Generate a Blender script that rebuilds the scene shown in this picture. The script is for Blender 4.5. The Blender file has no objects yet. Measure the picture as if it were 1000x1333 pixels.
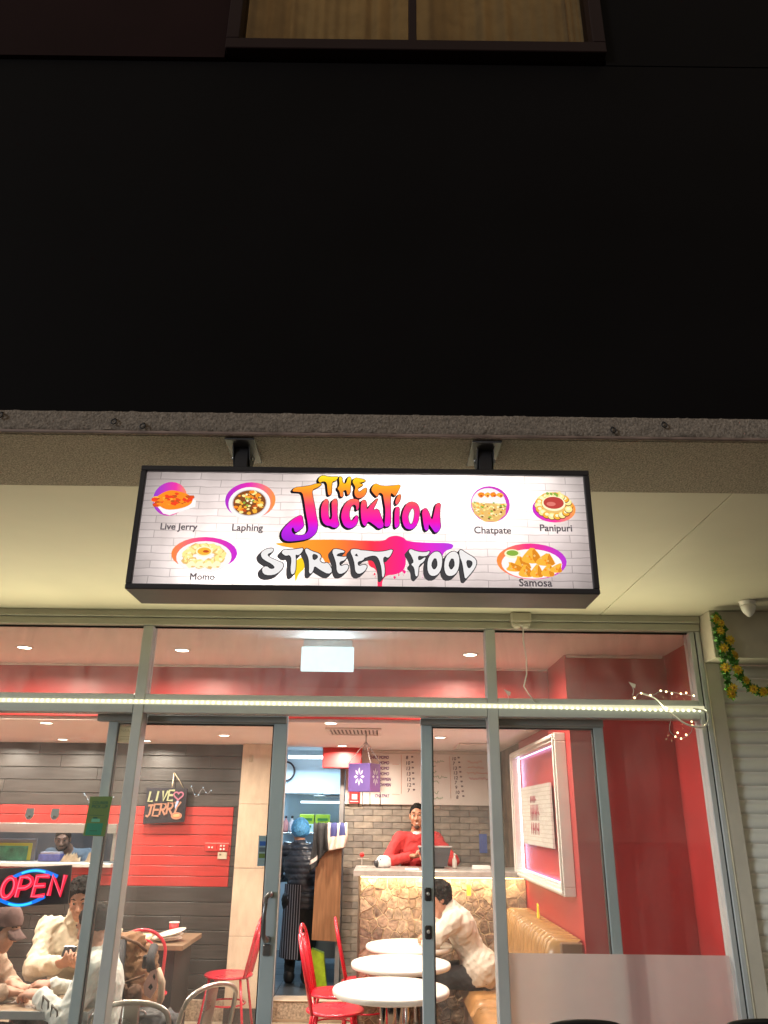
import bpy, bmesh, math, random
import numpy as np
from math import sin, cos, pi, radians
from mathutils import Vector, Matrix
random.seed(7)
C = bpy.context.scene.collection
scn = bpy.context.scene

# ------------------------------------------------------------------ camera, world, exposure
cam_d = bpy.data.cameras.new('camera'); cam = bpy.data.objects.new('camera', cam_d); C.objects.link(cam)
cam_d.sensor_fit = 'AUTO'; cam_d.sensor_width = 36.0; cam_d.lens = 27.0
cam_d.clip_start = 0.05; cam_d.clip_end = 300
PITCH, ROLL = radians(21.6), 0.012
_r0 = Vector((1, 0, 0)); _u0 = Vector((0, -sin(PITCH), cos(PITCH))); _f = Vector((0, cos(PITCH), sin(PITCH)))
_r = cos(ROLL) * _r0 + sin(ROLL) * _u0; _u = -sin(ROLL) * _r0 + cos(ROLL) * _u0
cam.matrix_world = Matrix(((_r.x, _u.x, -_f.x, 0), (_r.y, _u.y, -_f.y, 0), (_r.z, _u.z, -_f.z, 1.72), (0, 0, 0, 1)))
scn.camera = cam

world = bpy.data.worlds.new('World'); scn.world = world; world.use_nodes = True
bg = world.node_tree.nodes['Background']
bg.inputs['Color'].default_value = (1.0, 0.80, 0.60, 1)      # glow of the street at night
bg.inputs['Strength'].default_value = 0.30
sun_d = bpy.data.lights.new('sun', 'SUN'); sun_d.energy = 1.0; sun_d.angle = radians(14); sun_d.color = (.93, .97, 1.0)   # weak night light from the open side of the street
sun = bpy.data.objects.new('sun', sun_d); C.objects.link(sun); sun.rotation_euler = Vector((.76, .65, -.13)).to_track_quat('-Z', 'Y').to_euler()
vs_ = scn.view_settings
vs_.view_transform = 'Standard'; vs_.look = 'None'; vs_.exposure = 0.2; vs_.gamma = 1.0; vs_.use_curve_mapping = False
scn.render.engine = 'CYCLES'
cy = scn.cycles
cy.use_denoising = True
cy.max_bounces = 10; cy.diffuse_bounces = 5; cy.glossy_bounces = 5; cy.transmission_bounces = 6; cy.transparent_max_bounces = 24
cy.sample_clamp_indirect = 4.0
cy.caustics_reflective = False; cy.caustics_refractive = False

# light levels (kept together)
L_STRIP, L_UP, L_LOW, L_KITCHEN, L_SIGN, L_COUNTER, L_BOX, L_CURTAIN, L_EXIT = 34, 36.0, 24.0, 32, .24, 7, .7, 19, 2.5

# ------------------------------------------------------------------ materials
MATS = {}
def M(name, col=(.5, .5, .5), rough=.5, metal=0., var=.12, vs=6., bump=0., bs=80., es=0., ecol=None, coat=0., stretch=None, det=4, col2=None, spec=None, sheen=0.):
    if name in MATS: return MATS[name]
    m = bpy.data.materials.new(name); m.use_nodes = True
    nt = m.node_tree; N = nt.nodes; L = nt.links
    b = N['Principled BSDF']
    tc = N.new('ShaderNodeTexCoord'); src = tc.outputs['Object']
    if stretch:
        mp = N.new('ShaderNodeMapping'); mp.inputs['Scale'].default_value = stretch
        L.new(src, mp.inputs['Vector']); src = mp.outputs['Vector']
    n = N.new('ShaderNodeTexNoise'); n.inputs['Scale'].default_value = vs; n.inputs['Detail'].default_value = det
    L.new(src, n.inputs['Vector'])
    r = N.new('ShaderNodeValToRGB'); r.color_ramp.elements[0].position = .3; r.color_ramp.elements[1].position = .72
    c2 = col2 or tuple(min(1, c * (1 + var)) for c in col)
    c1 = col if col2 else tuple(c * (1 - var) for c in col)
    r.color_ramp.elements[0].color = (*c1, 1); r.color_ramp.elements[1].color = (*c2, 1)
    L.new(n.outputs['Fac'], r.inputs['Fac']); L.new(r.outputs['Color'], b.inputs['Base Color'])
    mr = N.new('ShaderNodeMapRange'); mr.inputs['To Min'].default_value = max(.02, rough - .08); mr.inputs['To Max'].default_value = min(1, rough + .08)
    L.new(n.outputs['Fac'], mr.inputs['Value']); L.new(mr.outputs['Result'], b.inputs['Roughness'])
    b.inputs['Metallic'].default_value = metal
    if coat: b.inputs['Coat Weight'].default_value = coat; b.inputs['Coat Roughness'].default_value = .15
    if spec is not None: b.inputs['Specular IOR Level'].default_value = spec
    if sheen: b.inputs['Sheen Weight'].default_value = sheen
    if bump:
        n2 = N.new('ShaderNodeTexNoise'); n2.inputs['Scale'].default_value = bs; n2.inputs['Detail'].default_value = 3
        L.new(src, n2.inputs['Vector'])
        bp = N.new('ShaderNodeBump'); bp.inputs['Strength'].default_value = bump; bp.inputs['Distance'].default_value = .01
        L.new(n2.outputs['Fac'], bp.inputs['Height']); L.new(bp.outputs['Normal'], b.inputs['Normal'])
    if es:
        b.inputs['Emission Color'].default_value = (*(ecol or col), 1); b.inputs['Emission Strength'].default_value = es
    MATS[name] = m
    return m

def glow(name, col, s):
    if name in MATS: return MATS[name]
    m = bpy.data.materials.new(name); m.use_nodes = True
    nt = m.node_tree; nt.nodes.clear()
    o = nt.nodes.new('ShaderNodeOutputMaterial'); e = nt.nodes.new('ShaderNodeEmission')
    e.inputs['Color'].default_value = (*col, 1); e.inputs['Strength'].default_value = s
    nt.links.new(e.outputs[0], o.inputs['Surface']); MATS[name] = m
    return m

def ramp_glow(name, axis, lo, hi, stops, s=1.0, noise=0.):
    """backlit print: colour runs along an axis of the print"""
    m = bpy.data.materials.new(name); m.use_nodes = True
    nt = m.node_tree; N = nt.nodes; L = nt.links; N.clear()
    o = N.new('ShaderNodeOutputMaterial'); e = N.new('ShaderNodeEmission'); e.inputs['Strength'].default_value = s
    tc = N.new('ShaderNodeTexCoord'); sp = N.new('ShaderNodeSeparateXYZ'); L.new(tc.outputs['Object'], sp.inputs[0])
    mr = N.new('ShaderNodeMapRange'); mr.inputs['From Min'].default_value = lo; mr.inputs['From Max'].default_value = hi
    L.new(sp.outputs['XYZ'.index(axis)], mr.inputs['Value'])
    r = N.new('ShaderNodeValToRGB')
    while len(r.color_ramp.elements) < len(stops): r.color_ramp.elements.new(.5)
    for el, (p, c) in zip(r.color_ramp.elements, stops): el.position = p; el.color = (*c, 1)
    L.new(mr.outputs['Result'], r.inputs['Fac']); L.new(r.outputs['Color'], e.inputs['Color'])
    L.new(e.outputs[0], o.inputs['Surface']); MATS[name] = m
    return m

def glass_mat(name, tint=(.93, .95, .94), refl=1.0, haze=.015, hazecol=(.6, .6, .6)):
    m = bpy.data.materials.new(name); m.use_nodes = True
    nt = m.node_tree; N = nt.nodes; L = nt.links; N.clear()
    o = N.new('ShaderNodeOutputMaterial')
    t = N.new('ShaderNodeBsdfTransparent'); t.inputs['Color'].default_value = (*tint, 1)
    g = N.new('ShaderNodeBsdfGlossy'); g.inputs['Roughness'].default_value = .01; g.inputs['Color'].default_value = (refl, refl, refl, 1)
    fr = N.new('ShaderNodeFresnel'); fr.inputs['IOR'].default_value = 1.45
    ge = N.new('ShaderNodeNewGeometry'); bf_ = N.new('ShaderNodeMath'); bf_.operation = 'SUBTRACT'; bf_.inputs[0].default_value = 1; L.new(ge.outputs['Backfacing'], bf_.inputs[1])
    fm_ = N.new('ShaderNodeMath'); fm_.operation = 'MULTIPLY'; L.new(fr.outputs[0], fm_.inputs[0]); L.new(bf_.outputs[0], fm_.inputs[1])
    mx = N.new('ShaderNodeMixShader'); L.new(fm_.outputs[0], mx.inputs[0]); L.new(t.outputs[0], mx.inputs[1]); L.new(g.outputs[0], mx.inputs[2])
    d = N.new('ShaderNodeBsdfDiffuse'); d.inputs['Color'].default_value = (*hazecol, 1)
    tl = N.new('ShaderNodeBsdfTranslucent'); tl.inputs['Color'].default_value = (*hazecol, 1)
    ad = N.new('ShaderNodeMixShader'); ad.inputs[0].default_value = .5
    L.new(d.outputs[0], ad.inputs[1]); L.new(tl.outputs[0], ad.inputs[2])
    n = N.new('ShaderNodeTexNoise'); n.inputs['Scale'].default_value = 3; n.inputs['Detail'].default_value = 8; n.inputs['Distortion'].default_value = .8
    tc = N.new('ShaderNodeTexCoord'); mp_ = N.new('ShaderNodeMapping'); mp_.inputs['Rotation'].default_value = (0, .5, 0); mp_.inputs['Scale'].default_value = (2.2, 1, .7); L.new(tc.outputs['Object'], mp_.inputs[0]); L.new(mp_.outputs[0], n.inputs['Vector'])
    mr = N.new('ShaderNodeMapRange'); mr.inputs['From Min'].default_value = .35; mr.inputs['From Max'].default_value = .72
    mr.inputs['To Min'].default_value = haze * .55; mr.inputs['To Max'].default_value = haze * 1.7  # streaky pale film: smudges, plus street glow and reflections put into the pane
    L.new(n.outputs['Fac'], mr.inputs['Value'])
    m2 = N.new('ShaderNodeMixShader'); L.new(mr.outputs['Result'], m2.inputs[0]); L.new(mx.outputs[0], m2.inputs[1]); L.new(ad.outputs[0], m2.inputs[2])
    L.new(m2.outputs[0], o.inputs['Surface']); MATS[name] = m
    return m

def translucent(name, col, rough_mix=.5, var=.1, vs=8):
    m = bpy.data.materials.new(name); m.use_nodes = True
    nt = m.node_tree; N = nt.nodes; L = nt.links; N.clear()
    o = N.new('ShaderNodeOutputMaterial')
    d = N.new('ShaderNodeBsdfDiffuse'); tl = N.new('ShaderNodeBsdfTranslucent')
    n = N.new('ShaderNodeTexNoise'); n.inputs['Scale'].default_value = vs
    tc = N.new('ShaderNodeTexCoord'); L.new(tc.outputs['Object'], n.inputs['Vector'])
    r = N.new('ShaderNodeValToRGB'); r.color_ramp.elements[0].position = .3; r.color_ramp.elements[1].position = .7
    r.color_ramp.elements[0].color = (*[c * (1 - var) for c in col], 1); r.color_ramp.elements[1].color = (*[min(1, c * (1 + var)) for c in col], 1)
    L.new(n.outputs['Fac'], r.inputs['Fac'])
    L.new(r.outputs['Color'], d.inputs['Color']); L.new(r.outputs['Color'], tl.inputs['Color'])
    mx = N.new('ShaderNodeMixShader'); mx.inputs[0].default_value = rough_mix
    L.new(d.outputs[0], mx.inputs[1]); L.new(tl.outputs[0], mx.inputs[2]); L.new(mx.outputs[0], o.inputs['Surface'])
    MATS[name] = m
    return m

# ------------------------------------------------------------------ mesh builder
ORG = {}
class MB:
    def __init__(s): s.v = []; s.f = []; s.m = []; s.s = []; s.mats = []; s.cur = 0
    def mat(s, m):
        if m not in s.mats: s.mats.append(m)
        s.cur = s.mats.index(m); return s
    def add(s, vs, fs, smooth=False):
        o = len(s.v); s.v.extend([tuple(v) for v in vs])
        for f in fs: s.f.append(tuple(i + o for i in f)); s.m.append(s.cur); s.s.append(smooth)
        return s
    def box(s, x0, x1, y0, y1, z0, z1, bev=0.):
        if x0 > x1: x0, x1 = x1, x0
        if y0 > y1: y0, y1 = y1, y0
        if z0 > z1: z0, z1 = z1, z0
        b = min(bev, .45 * min(x1 - x0, y1 - y0, z1 - z0))
        if b <= 0:
            return s.add([(x0, y0, z0), (x1, y0, z0), (x1, y1, z0), (x0, y1, z0), (x0, y0, z1), (x1, y0, z1), (x1, y1, z1), (x0, y1, z1)],
                         [(0, 3, 2, 1), (4, 5, 6, 7), (0, 1, 5, 4), (1, 2, 6, 5), (2, 3, 7, 6), (3, 0, 4, 7)])
        vs = []; idx = {}
        X = (x0, x1); Y = (y0, y1); Z = (z0, z1)
        for i in (0, 1):
            for j in (0, 1):
                for k in (0, 1):
                    p = [X[i], Y[j], Z[k]]; d = [1 - 2 * i, 1 - 2 * j, 1 - 2 * k]
                    for a in range(3):
                        q = [p[c] + (d[c] * b if c != a else 0) for c in range(3)]
                        idx[(i, j, k, a)] = len(vs); vs.append(q)
        fs = []
        for a in range(3):
            u, w = [(1, 2), (2, 0), (0, 1)][a]
            for e in (0, 1):
                ring = []
                for (p, q) in ((0, 0), (1, 0), (1, 1), (0, 1)):
                    c = [0, 0, 0]; c[a] = e; c[u] = p; c[w] = q; ring.append(idx[(*c, a)])
                fs.append(tuple(ring if e else ring[::-1]))
        for a in range(3):
            u, w = [(1, 2), (2, 0), (0, 1)][a]
            for p in (0, 1):
                for q in (0, 1):
                    c0 = [0, 0, 0]; c0[u] = p; c0[w] = q; c1 = list(c0); c1[a] = 1
                    f = (idx[(*c0, u)], idx[(*c1, u)], idx[(*c1, w)], idx[(*c0, w)])
                    fs.append(f if (p ^ q) else f[::-1])
        for i in (0, 1):
            for j in (0, 1):
                for k in (0, 1):
                    f = tuple(idx[(i, j, k, a)] for a in range(3))
                    fs.append(f if (i + j + k) % 2 else f[::-1])
        return s.add(vs, fs)
    def tube(s, pts, r, n=8, closed=False, caps=True, smooth=True, flat=None):
        P = [Vector(p) for p in pts]; m = len(P)
        R = r if isinstance(r, (list, tuple)) else [r] * m
        vs = []; t0 = None; nrm = None
        for i in range(m):
            if closed: t = (P[(i + 1) % m] - P[i - 1])
            else: t = P[min(i + 1, m - 1)] - P[max(i - 1, 0)]
            t = t.normalized() if t.length > 1e-9 else (t0 or Vector((0, 0, 1)))
            if nrm is None:
                a = Vector((0, 0, 1)) if abs(t.z) < .9 else Vector((1, 0, 0))
                if flat is not None: a = Vector(flat)
                nrm = (a - t * a.dot(t)).normalized()
            else:
                nrm = (nrm - t * nrm.dot(t))
                nrm = nrm.normalized() if nrm.length > 1e-6 else t.orthogonal().normalized()
            b = t.cross(nrm); t0 = t
            for k in range(n):
                q = 2 * pi * k / n
                vs.append(P[i] + (nrm * cos(q) + b * sin(q)) * R[i])
        fs = []
        for i in range(m if closed else m - 1):
            j = (i + 1) % m
            for k in range(n): fs.append((i * n + k, i * n + (k + 1) % n, j * n + (k + 1) % n, j * n + k))
        if caps and not closed:
            fs.append(tuple(range(n))[::-1]); fs.append(tuple((m - 1) * n + k for k in range(n)))
        return s.add(vs, fs, smooth)
    def cyl(s, p0, p1, r0, r1=None, n=16, smooth=True): return s.tube([p0, p1], [r0, r0 if r1 is None else r1], n, smooth=smooth)
    def lathe(s, prof, c=(0, 0, 0), n=24, smooth=True):
        vs = []; fs = []; m = len(prof)
        for (r, z) in prof:
            for k in range(n):
                q = 2 * pi * k / n; vs.append((c[0] + r * cos(q), c[1] + r * sin(q), c[2] + z))
        for i in range(m - 1):
            for k in range(n): fs.append((i * n + k, i * n + (k + 1) % n, (i + 1) * n + (k + 1) % n, (i + 1) * n + k))
        if prof[0][0] > 1e-5: fs.append(tuple(range(n))[::-1])
        if prof[-1][0] > 1e-5: fs.append(tuple((m - 1) * n + k for k in range(n)))
        return s.add(vs, fs, smooth)
    def ball(s, c, r, nu=12, nv=8, smooth=True, jit=0.):
        r = r if isinstance(r, (tuple, list)) else (r, r, r)
        vs = [(c[0], c[1], c[2] - r[2])]; fs = []
        for i in range(1, nv):
            a = -pi / 2 + pi * i / nv
            for k in range(nu):
                q = 2 * pi * k / nu; j = 1 + random.uniform(-jit, jit)
                vs.append((c[0] + r[0] * cos(a) * cos(q) * j, c[1] + r[1] * cos(a) * sin(q) * j, c[2] + r[2] * sin(a) * j))
        vs.append((c[0], c[1], c[2] + r[2])); T = len(vs) - 1
        for k in range(nu): fs.append((0, 1 + (k + 1) % nu, 1 + k))
        for i in range(nv - 2):
            for k in range(nu):
                a = 1 + i * nu; b = a + nu
                fs.append((a + k, a + (k + 1) % nu, b + (k + 1) % nu, b + k))
        for k in range(nu): fs.append((1 + (nv - 2) * nu + k, 1 + (nv - 2) * nu + (k + 1) % nu, T))
        return s.add(vs, fs, smooth)
    def poly(s, pts): return s.add(pts, [tuple(range(len(pts)))])
    def prism(s, pts, d):
        """closed polygon pts (3d) pushed along d"""
        n = len(pts); d = Vector(d); P = [Vector(p) for p in pts]
        s.add(P + [p + d for p in P], [tuple(range(n)), tuple(range(2 * n - 1, n - 1, -1))] + [(i, i + n, (i + 1) % n + n, (i + 1) % n) for i in range(n)])
        return s
    def mesh(s, name, org=(0, 0, 0)):
        me = bpy.data.meshes.new(name)
        me.from_pydata([(v[0] - org[0], v[1] - org[1], v[2] - org[2]) for v in s.v], [], s.f)
        for m in s.mats: me.materials.append(m)
        me.polygons.foreach_set('material_index', s.m); me.polygons.foreach_set('use_smooth', s.s)
        me.update()
        bm = bmesh.new(); bm.from_mesh(me); bmesh.ops.recalc_face_normals(bm, faces=bm.faces); bm.to_mesh(me); bm.free()
        return me
    def build(s, name, parent=None, mat=None):
        if mat is not None and not s.mats: s.mats = [mat]
        org = ORG.get(parent.name, (0, 0, 0)) if parent is not None else (0, 0, 0)
        return put(s.mesh(name, org), name, parent)

def put(me, name, parent=None, loc=(0, 0, 0)):
    o = bpy.data.objects.new(name, me); C.objects.link(o); o.location = loc
    if parent is not None: o.parent = parent; ORG[o.name] = ORG.get(parent.name, (0, 0, 0))
    return o
def mb(m): return MB().mat(m)
def thing(name, label, cat, loc=(0, 0, 0), group=None):
    o = bpy.data.objects.new(name, None); C.objects.link(o); o.location = loc; o.empty_display_size = .1
    ORG[o.name] = tuple(loc); o['label'] = label; o['category'] = cat
    if group: o['group'] = group
    return o
def tag(o, label, cat, group=None):
    o['label'] = label; o['category'] = cat
    if group: o['group'] = group
    return o
def struct(o, kind='structure'): o['kind'] = kind; return o
def copy_tree(o, parent=None):
    c = o.copy(); C.objects.link(c)
    if parent is not None: c.parent = parent
    for ch in list(o.children): copy_tree(ch, c)
    return c
def text_geo(s, font_shear=0., spacing=1.):
    cu = bpy.data.curves.new('txt', 'FONT'); cu.body = s; cu.size = 1; cu.shear = font_shear; cu.space_character = spacing; cu.resolution_u = 3
    ob = bpy.data.objects.new('txt', cu); me = bpy.data.meshes.new_from_object(ob)
    vs = [v.co.copy() for v in me.vertices]; fs = [tuple(p.vertices) for p in me.polygons]
    bpy.data.objects.remove(ob); bpy.data.curves.remove(cu); bpy.data.meshes.remove(me)
    return vs, fs
def add_text(b, s, org, xd, zd, width=None, height=None, shear=0., bold=0.):
    """flat lettering; org = lower-left of the word"""
    vs, fs = text_geo(s, shear)
    if not vs: return b
    x0 = min(v.x for v in vs); x1 = max(v.x for v in vs)
    kx = (width / (x1 - x0)) if width else None
    kz = (height / .72) if height else kx
    kx = kx or kz
    xd = Vector(xd); zd = Vector(zd); o = Vector(org)
    outs = [(0, 0)] if not bold else [(0, 0), (bold, 0), (0, bold), (bold, bold)]
    nrm = xd.cross(zd)
    for q, (dx, dz) in enumerate(outs):
        b.add([o + xd * ((v.x - x0) * kx + dx) + zd * (v.y * kz + dz) - nrm * (q * .00005) for v in vs], fs)
    return b
def area(name, loc, size, power, col, direction, shape='DISK', size_y=None, parent=None, spread=pi):
    l = bpy.data.lights.new(name, 'AREA'); l.shape = shape; l.size = size
    if size_y: l.size_y = size_y
    l.energy = power; l.color = col; l.spread = spread
    o = bpy.data.objects.new(name, l); C.objects.link(o)
    if parent is not None:
        o.parent = parent; og = ORG.get(parent.name, (0, 0, 0)); loc = tuple(a - c for a, c in zip(loc, og))
    o.location = loc; o.rotation_euler = Vector(direction).to_track_quat('-Z', 'Y').to_euler()
    return o
def point(name, loc, r, power, col, parent=None):
    l = bpy.data.lights.new(name, 'POINT'); l.shadow_soft_size = r; l.energy = power; l.color = col
    o = bpy.data.objects.new(name, l); C.objects.link(o)
    if parent is not None:
        o.parent = parent; og = ORG.get(parent.name, (0, 0, 0)); loc = tuple(a - c for a, c in zip(loc, og))
    o.location = loc
    return o
def chaikin(pts, it=1, closed=True):
    for _ in range(it):
        n = len(pts); q = []
        rng = range(n) if closed else range(n - 1)
        if not closed: q.append(pts[0])
        for i in rng:
            a = pts[i]; c = pts[(i + 1) % n]
            q.append(tuple(.75 * x + .25 * y for x, y in zip(a, c))); q.append(tuple(.25 * x + .75 * y for x, y in zip(a, c)))
        if not closed: q.append(pts[-1])
        pts = q
    return pts

# ------------------------------------------------------------------ smooth blended volumes (people, cloth, soft goods)
def cap(a, b, r0, r1=None, k=.02, flat=None, op='u'):
    return dict(t='c', a=np.array(a, float), b=np.array(b, float), r0=r0, r1=r0 if r1 is None else r1, k=k, flat=flat, op=op)
def ell(c, r, R=None, k=.02, op='u'):
    return dict(t='e', c=np.array(c, float), r=np.array(r, float), R=np.eye(3) if R is None else np.array(R, float), k=k, op=op)
_DIRS = [np.array(d) for d in ((.8, .3, .5), (-.5, .7, .4), (.2, -.6, .75), (-.35, -.45, .8), (.9, -.2, -.3), (.1, .95, -.2), (.5, .5, -.7))]
def wrinkle(P, amp, freq, seed=0):
    o = np.zeros(P.shape[:-1])
    for i, d in enumerate(_DIRS):
        w = np.sin(P @ (d * freq * (.55 + .2 * i)) + seed * 1.7 + i * 2.1 + 2.2 * np.sin(P @ (_DIRS[(i + 2) % 7] * freq * .45) + seed))
        o += (np.abs(w) ** .6 - .6) * (1.5 - .12 * i)
    return o * amp / 2.2
def field_eval(p, P):
    if p['t'] == 'c':
        a, b = p['a'], p['b']; Q = P - a; d = b - a
        fl = p['flat']
        if fl is not None:
            ax = np.array(fl[0], float); ax /= np.linalg.norm(ax)
            Q = Q + (Q @ ax)[..., None] * ax * (fl[1] - 1); d = d + (d @ ax) * ax * (fl[1] - 1)
        L2 = max(d @ d, 1e-9); h = np.clip((Q @ d) / L2, 0, 1)
        return np.linalg.norm(Q - h[..., None] * d, axis=-1) - (p['r0'] + (p['r1'] - p['r0']) * h)
    Q = (P - p['c']) @ p['R']
    q = np.linalg.norm(Q / p['r'], axis=-1)
    return (q - 1) * p['r'].min()
def bounds(p):
    if p['t'] == 'c':
        r = max(p['r0'], p['r1'])
        return np.minimum(p['a'], p['b']) - r, np.maximum(p['a'], p['b']) + r
    r = p['r'].max(); return p['c'] - r, p['c'] + r
def sdf_geo(prims, h=.008, wr=None, clip=None, rib=None, cn=0.):
    us = [p for p in prims if p['op'] == 'u']
    lo = np.min([bounds(p)[0] for p in us], axis=0) - 4 * h; hi = np.max([bounds(p)[1] for p in us], axis=0) + 4 * h
    n = np.ceil((hi - lo) / h).astype(int) + 1
    ax = [lo[i] + h * np.arange(n[i]) for i in range(3)]
    F = np.full(n, .5)
    for p in prims:
        b0, b1 = bounds(p); pad = p['k'] + 4 * h
        i0 = np.clip(np.floor((b0 - pad - lo) / h).astype(int), 0, n); i1 = np.clip(np.ceil((b1 + pad - lo) / h).astype(int) + 1, 0, n)
        if (i1 <= i0).any(): continue
        sl = tuple(slice(i0[j], i1[j]) for j in range(3))
        G = np.stack(np.meshgrid(*[ax[j][sl[j]] for j in range(3)], indexing='ij'), -1)
        d = field_eval(p, G); k = p['k']; f = F[sl]
        if p['op'] == 'u':
            t = np.clip(.5 + .5 * (f - d) / k, 0, 1); F[sl] = f * (1 - t) + d * t - k * t * (1 - t)
        else:
            d = -d; t = np.clip(.5 - .5 * (f - d) / k, 0, 1); F[sl] = f * (1 - t) + d * t + k * t * (1 - t)
    if wr or clip or rib:
        G = np.stack(np.meshgrid(*ax, indexing='ij'), -1)
        if wr:
            m = np.abs(F) < .06
            F[m] += wrinkle(G[m], *wr)
        if rib: F = F - rib[1] * np.abs(np.sin(np.pi * G[..., 2] / rib[0])) ** .5
        if clip:
            for (nn, oo) in clip:      # keep the side where n.p < o
                F = np.maximum(F, G @ np.array(nn, float) - oo + (wrinkle(G, cn, 190, 2) if cn else 0))
    return surf_net(F, lo, h)
def surf_net(F, lo, h):
    S = F < 0; n = np.array(F.shape) - 1
    cs = [(i, j, k) for i in (0, 1) for j in (0, 1) for k in (0, 1)]
    cnt = sum(S[i:i + n[0], j:j + n[1], k:k + n[2]].astype(np.int8) for i, j, k in cs)
    A = (cnt > 0) & (cnt < 8)
    idx = np.argwhere(A); N = len(idx)
    if N == 0: return [], []
    ID = np.full(A.shape, -1, int); ID[A] = np.arange(N)
    pos = np.zeros((N, 3)); num = np.zeros(N)
    for a in cs:
        for d in range(3):
            if a[d]: continue
            b = list(a); b[d] = 1
            fa = F[idx[:, 0] + a[0], idx[:, 1] + a[1], idx[:, 2] + a[2]]; fb = F[idx[:, 0] + b[0], idx[:, 1] + b[1], idx[:, 2] + b[2]]
            m = (fa < 0) != (fb < 0); t = np.where(m, fa / np.where(fa == fb, 1, fa - fb), 0)
            p = np.array(a, float)[None].repeat(N, 0); p[:, d] += t
            pos += p * m[:, None]; num += m
    V = lo + h * (idx + pos / num[:, None])
    fs = []
    for d in range(3):
        u, w = [(1, 2), (2, 0), (0, 1)][d]
        sl0 = [slice(None)] * 3; sl1 = [slice(None)] * 3; sl0[d] = slice(0, -1); sl1[d] = slice(1, None)
        E_ = S[tuple(sl0)] != S[tuple(sl1)]
        e = np.argwhere(E_)
        e = e[(e[:, u] > 0) & (e[:, w] > 0) & (e[:, u] < n[u]) & (e[:, w] < n[w])]
        q = []
        for (du, dw) in ((0, 0), (-1, 0), (-1, -1), (0, -1)):
            c = e.copy(); c[:, u] += du; c[:, w] += dw; q.append(ID[c[:, 0], c[:, 1], c[:, 2]])
        q = np.stack(q, 1); ins = S[e[:, 0], e[:, 1], e[:, 2]]
        q[~ins] = q[~ins][:, ::-1]
        fs.append(q)
    return V, np.concatenate(fs)
def sdf_obj(name, prims, mat, parent=None, h=.008, wr=None, clip=None, pick=None, mats=None, rib=None, cn=0.):
    V, Fs = sdf_geo(prims, h, wr, clip, rib, cn)
    if len(V) == 0: return None
    org = ORG.get(parent.name, (0, 0, 0)) if parent is not None else (0, 0, 0)
    me = bpy.data.meshes.new(name); me.from_pydata((V - np.array(org)).tolist(), [], Fs.tolist())
    for m in (mats or [mat]): me.materials.append(m)
    me.polygons.foreach_set('use_smooth', [True] * len(Fs))
    if pick is not None:
        me.polygons.foreach_set('material_index', pick(V[Fs].mean(1)).astype(int).tolist())
    me.update()
    return put(me, name, parent)
# ================================================================== STREET SIDE
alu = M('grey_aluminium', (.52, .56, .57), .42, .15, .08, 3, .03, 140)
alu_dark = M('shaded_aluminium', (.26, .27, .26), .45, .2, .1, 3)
rubber = M('black_rubber', (.015, .015, .015), .6)
black_steel = M('black_steel', (.02, .02, .022), .45, .3, .2)
sign_black = M('sign_black_paint', (.016, .016, .020), .4, .2, .15, 5, .02, 60)
soffit_m = M('cream_soffit_paint', (.57, .55, .44), .6, 0, .10, 1.3, .03, 220)
frame_paint = M('cream_frame_paint', (.50, .50, .43), .5, .1, .08, 4)
rough_m = M('roughcast_render', (.35, .31, .255), .9, 0, .45, 160, .9, 190, det=2)
rough_dk = M('weathered_roughcast', (.205, .170, .138), .9, 0, .42, 120, .7, 150, det=3)
bead_m = M('pinkish_drip_bead', (.22, .16, .135), .7, 0, .3, 14)
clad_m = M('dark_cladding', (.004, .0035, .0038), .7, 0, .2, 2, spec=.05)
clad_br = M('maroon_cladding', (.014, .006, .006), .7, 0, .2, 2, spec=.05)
winframe_m = M('dark_brown_window_frame', (.016, .008, .008), .5, spec=.1)
pave_m = M('street_paving', (.16, .15, .14), .85, 0, .25, 2.5, .3, 60)

g = MB().mat(pave_m); g.box(-60, 60, -60, 4.30, -.35, -.04); struct(g.build('pavement'))

# ---- soffit over the footpath
for i, (x0, x1) in enumerate(((-6.0, -2.352), (-2.348, 1.252), (1.256, 4.9))):
    if i == 0: sof = struct(MB().mat(soffit_m).box(-6, 5, 2.54, 4.44, 2.832, 2.9).build('soffit'))
    p = mb(soffit_m).box(x0, x1, 2.536, 4.44, 2.812, 2.83, .0015).build('soffit_panel', sof)

# ---- roughcast beam at the edge of the soffit
beam = thing('concrete_beam', 'roughcast grey beam running above the lit shop sign at the edge of the soffit', 'beam', (0, 2.3, 2.81))
mb(rough_m).box(-6, 5, 2.137, 2.534, 2.811, 2.887).build('underside', beam)
fr = mb(rough_dk)
nx = 260
for i in range(nx + 1):
    pass
V = []; Fc = []; rows = [2.822, 2.832, 2.842, 2.852, 2.862, 2.872, 2.88, 2.887]
rs = random.Random(3)
cols = [-2.4 + 4.8 * i / 320 for i in range(321)]
for j, z in enumerate(rows):
    for x in cols: V.append((x, 2.122 - rs.uniform(0, .007) - (.0 if 0 < j < 7 else -.004), z + rs.uniform(-.002, .002)))
for j in range(len(rows) - 1):
    for i in range(320): a = j * 321 + i; Fc.append((a, a + 1, a + 322, a + 321))
fr.add(V, Fc, True); fr.build('rough_edge', beam)
mb(rough_dk).box(-6, 5, 2.124, 2.136, 2.812, 2.888).build('front_face', beam)
mb(bead_m).tube([(-6, 2.121, 2.815), (5, 2.121, 2.815)], .006, 6).build('drip_bead', beam)

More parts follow.
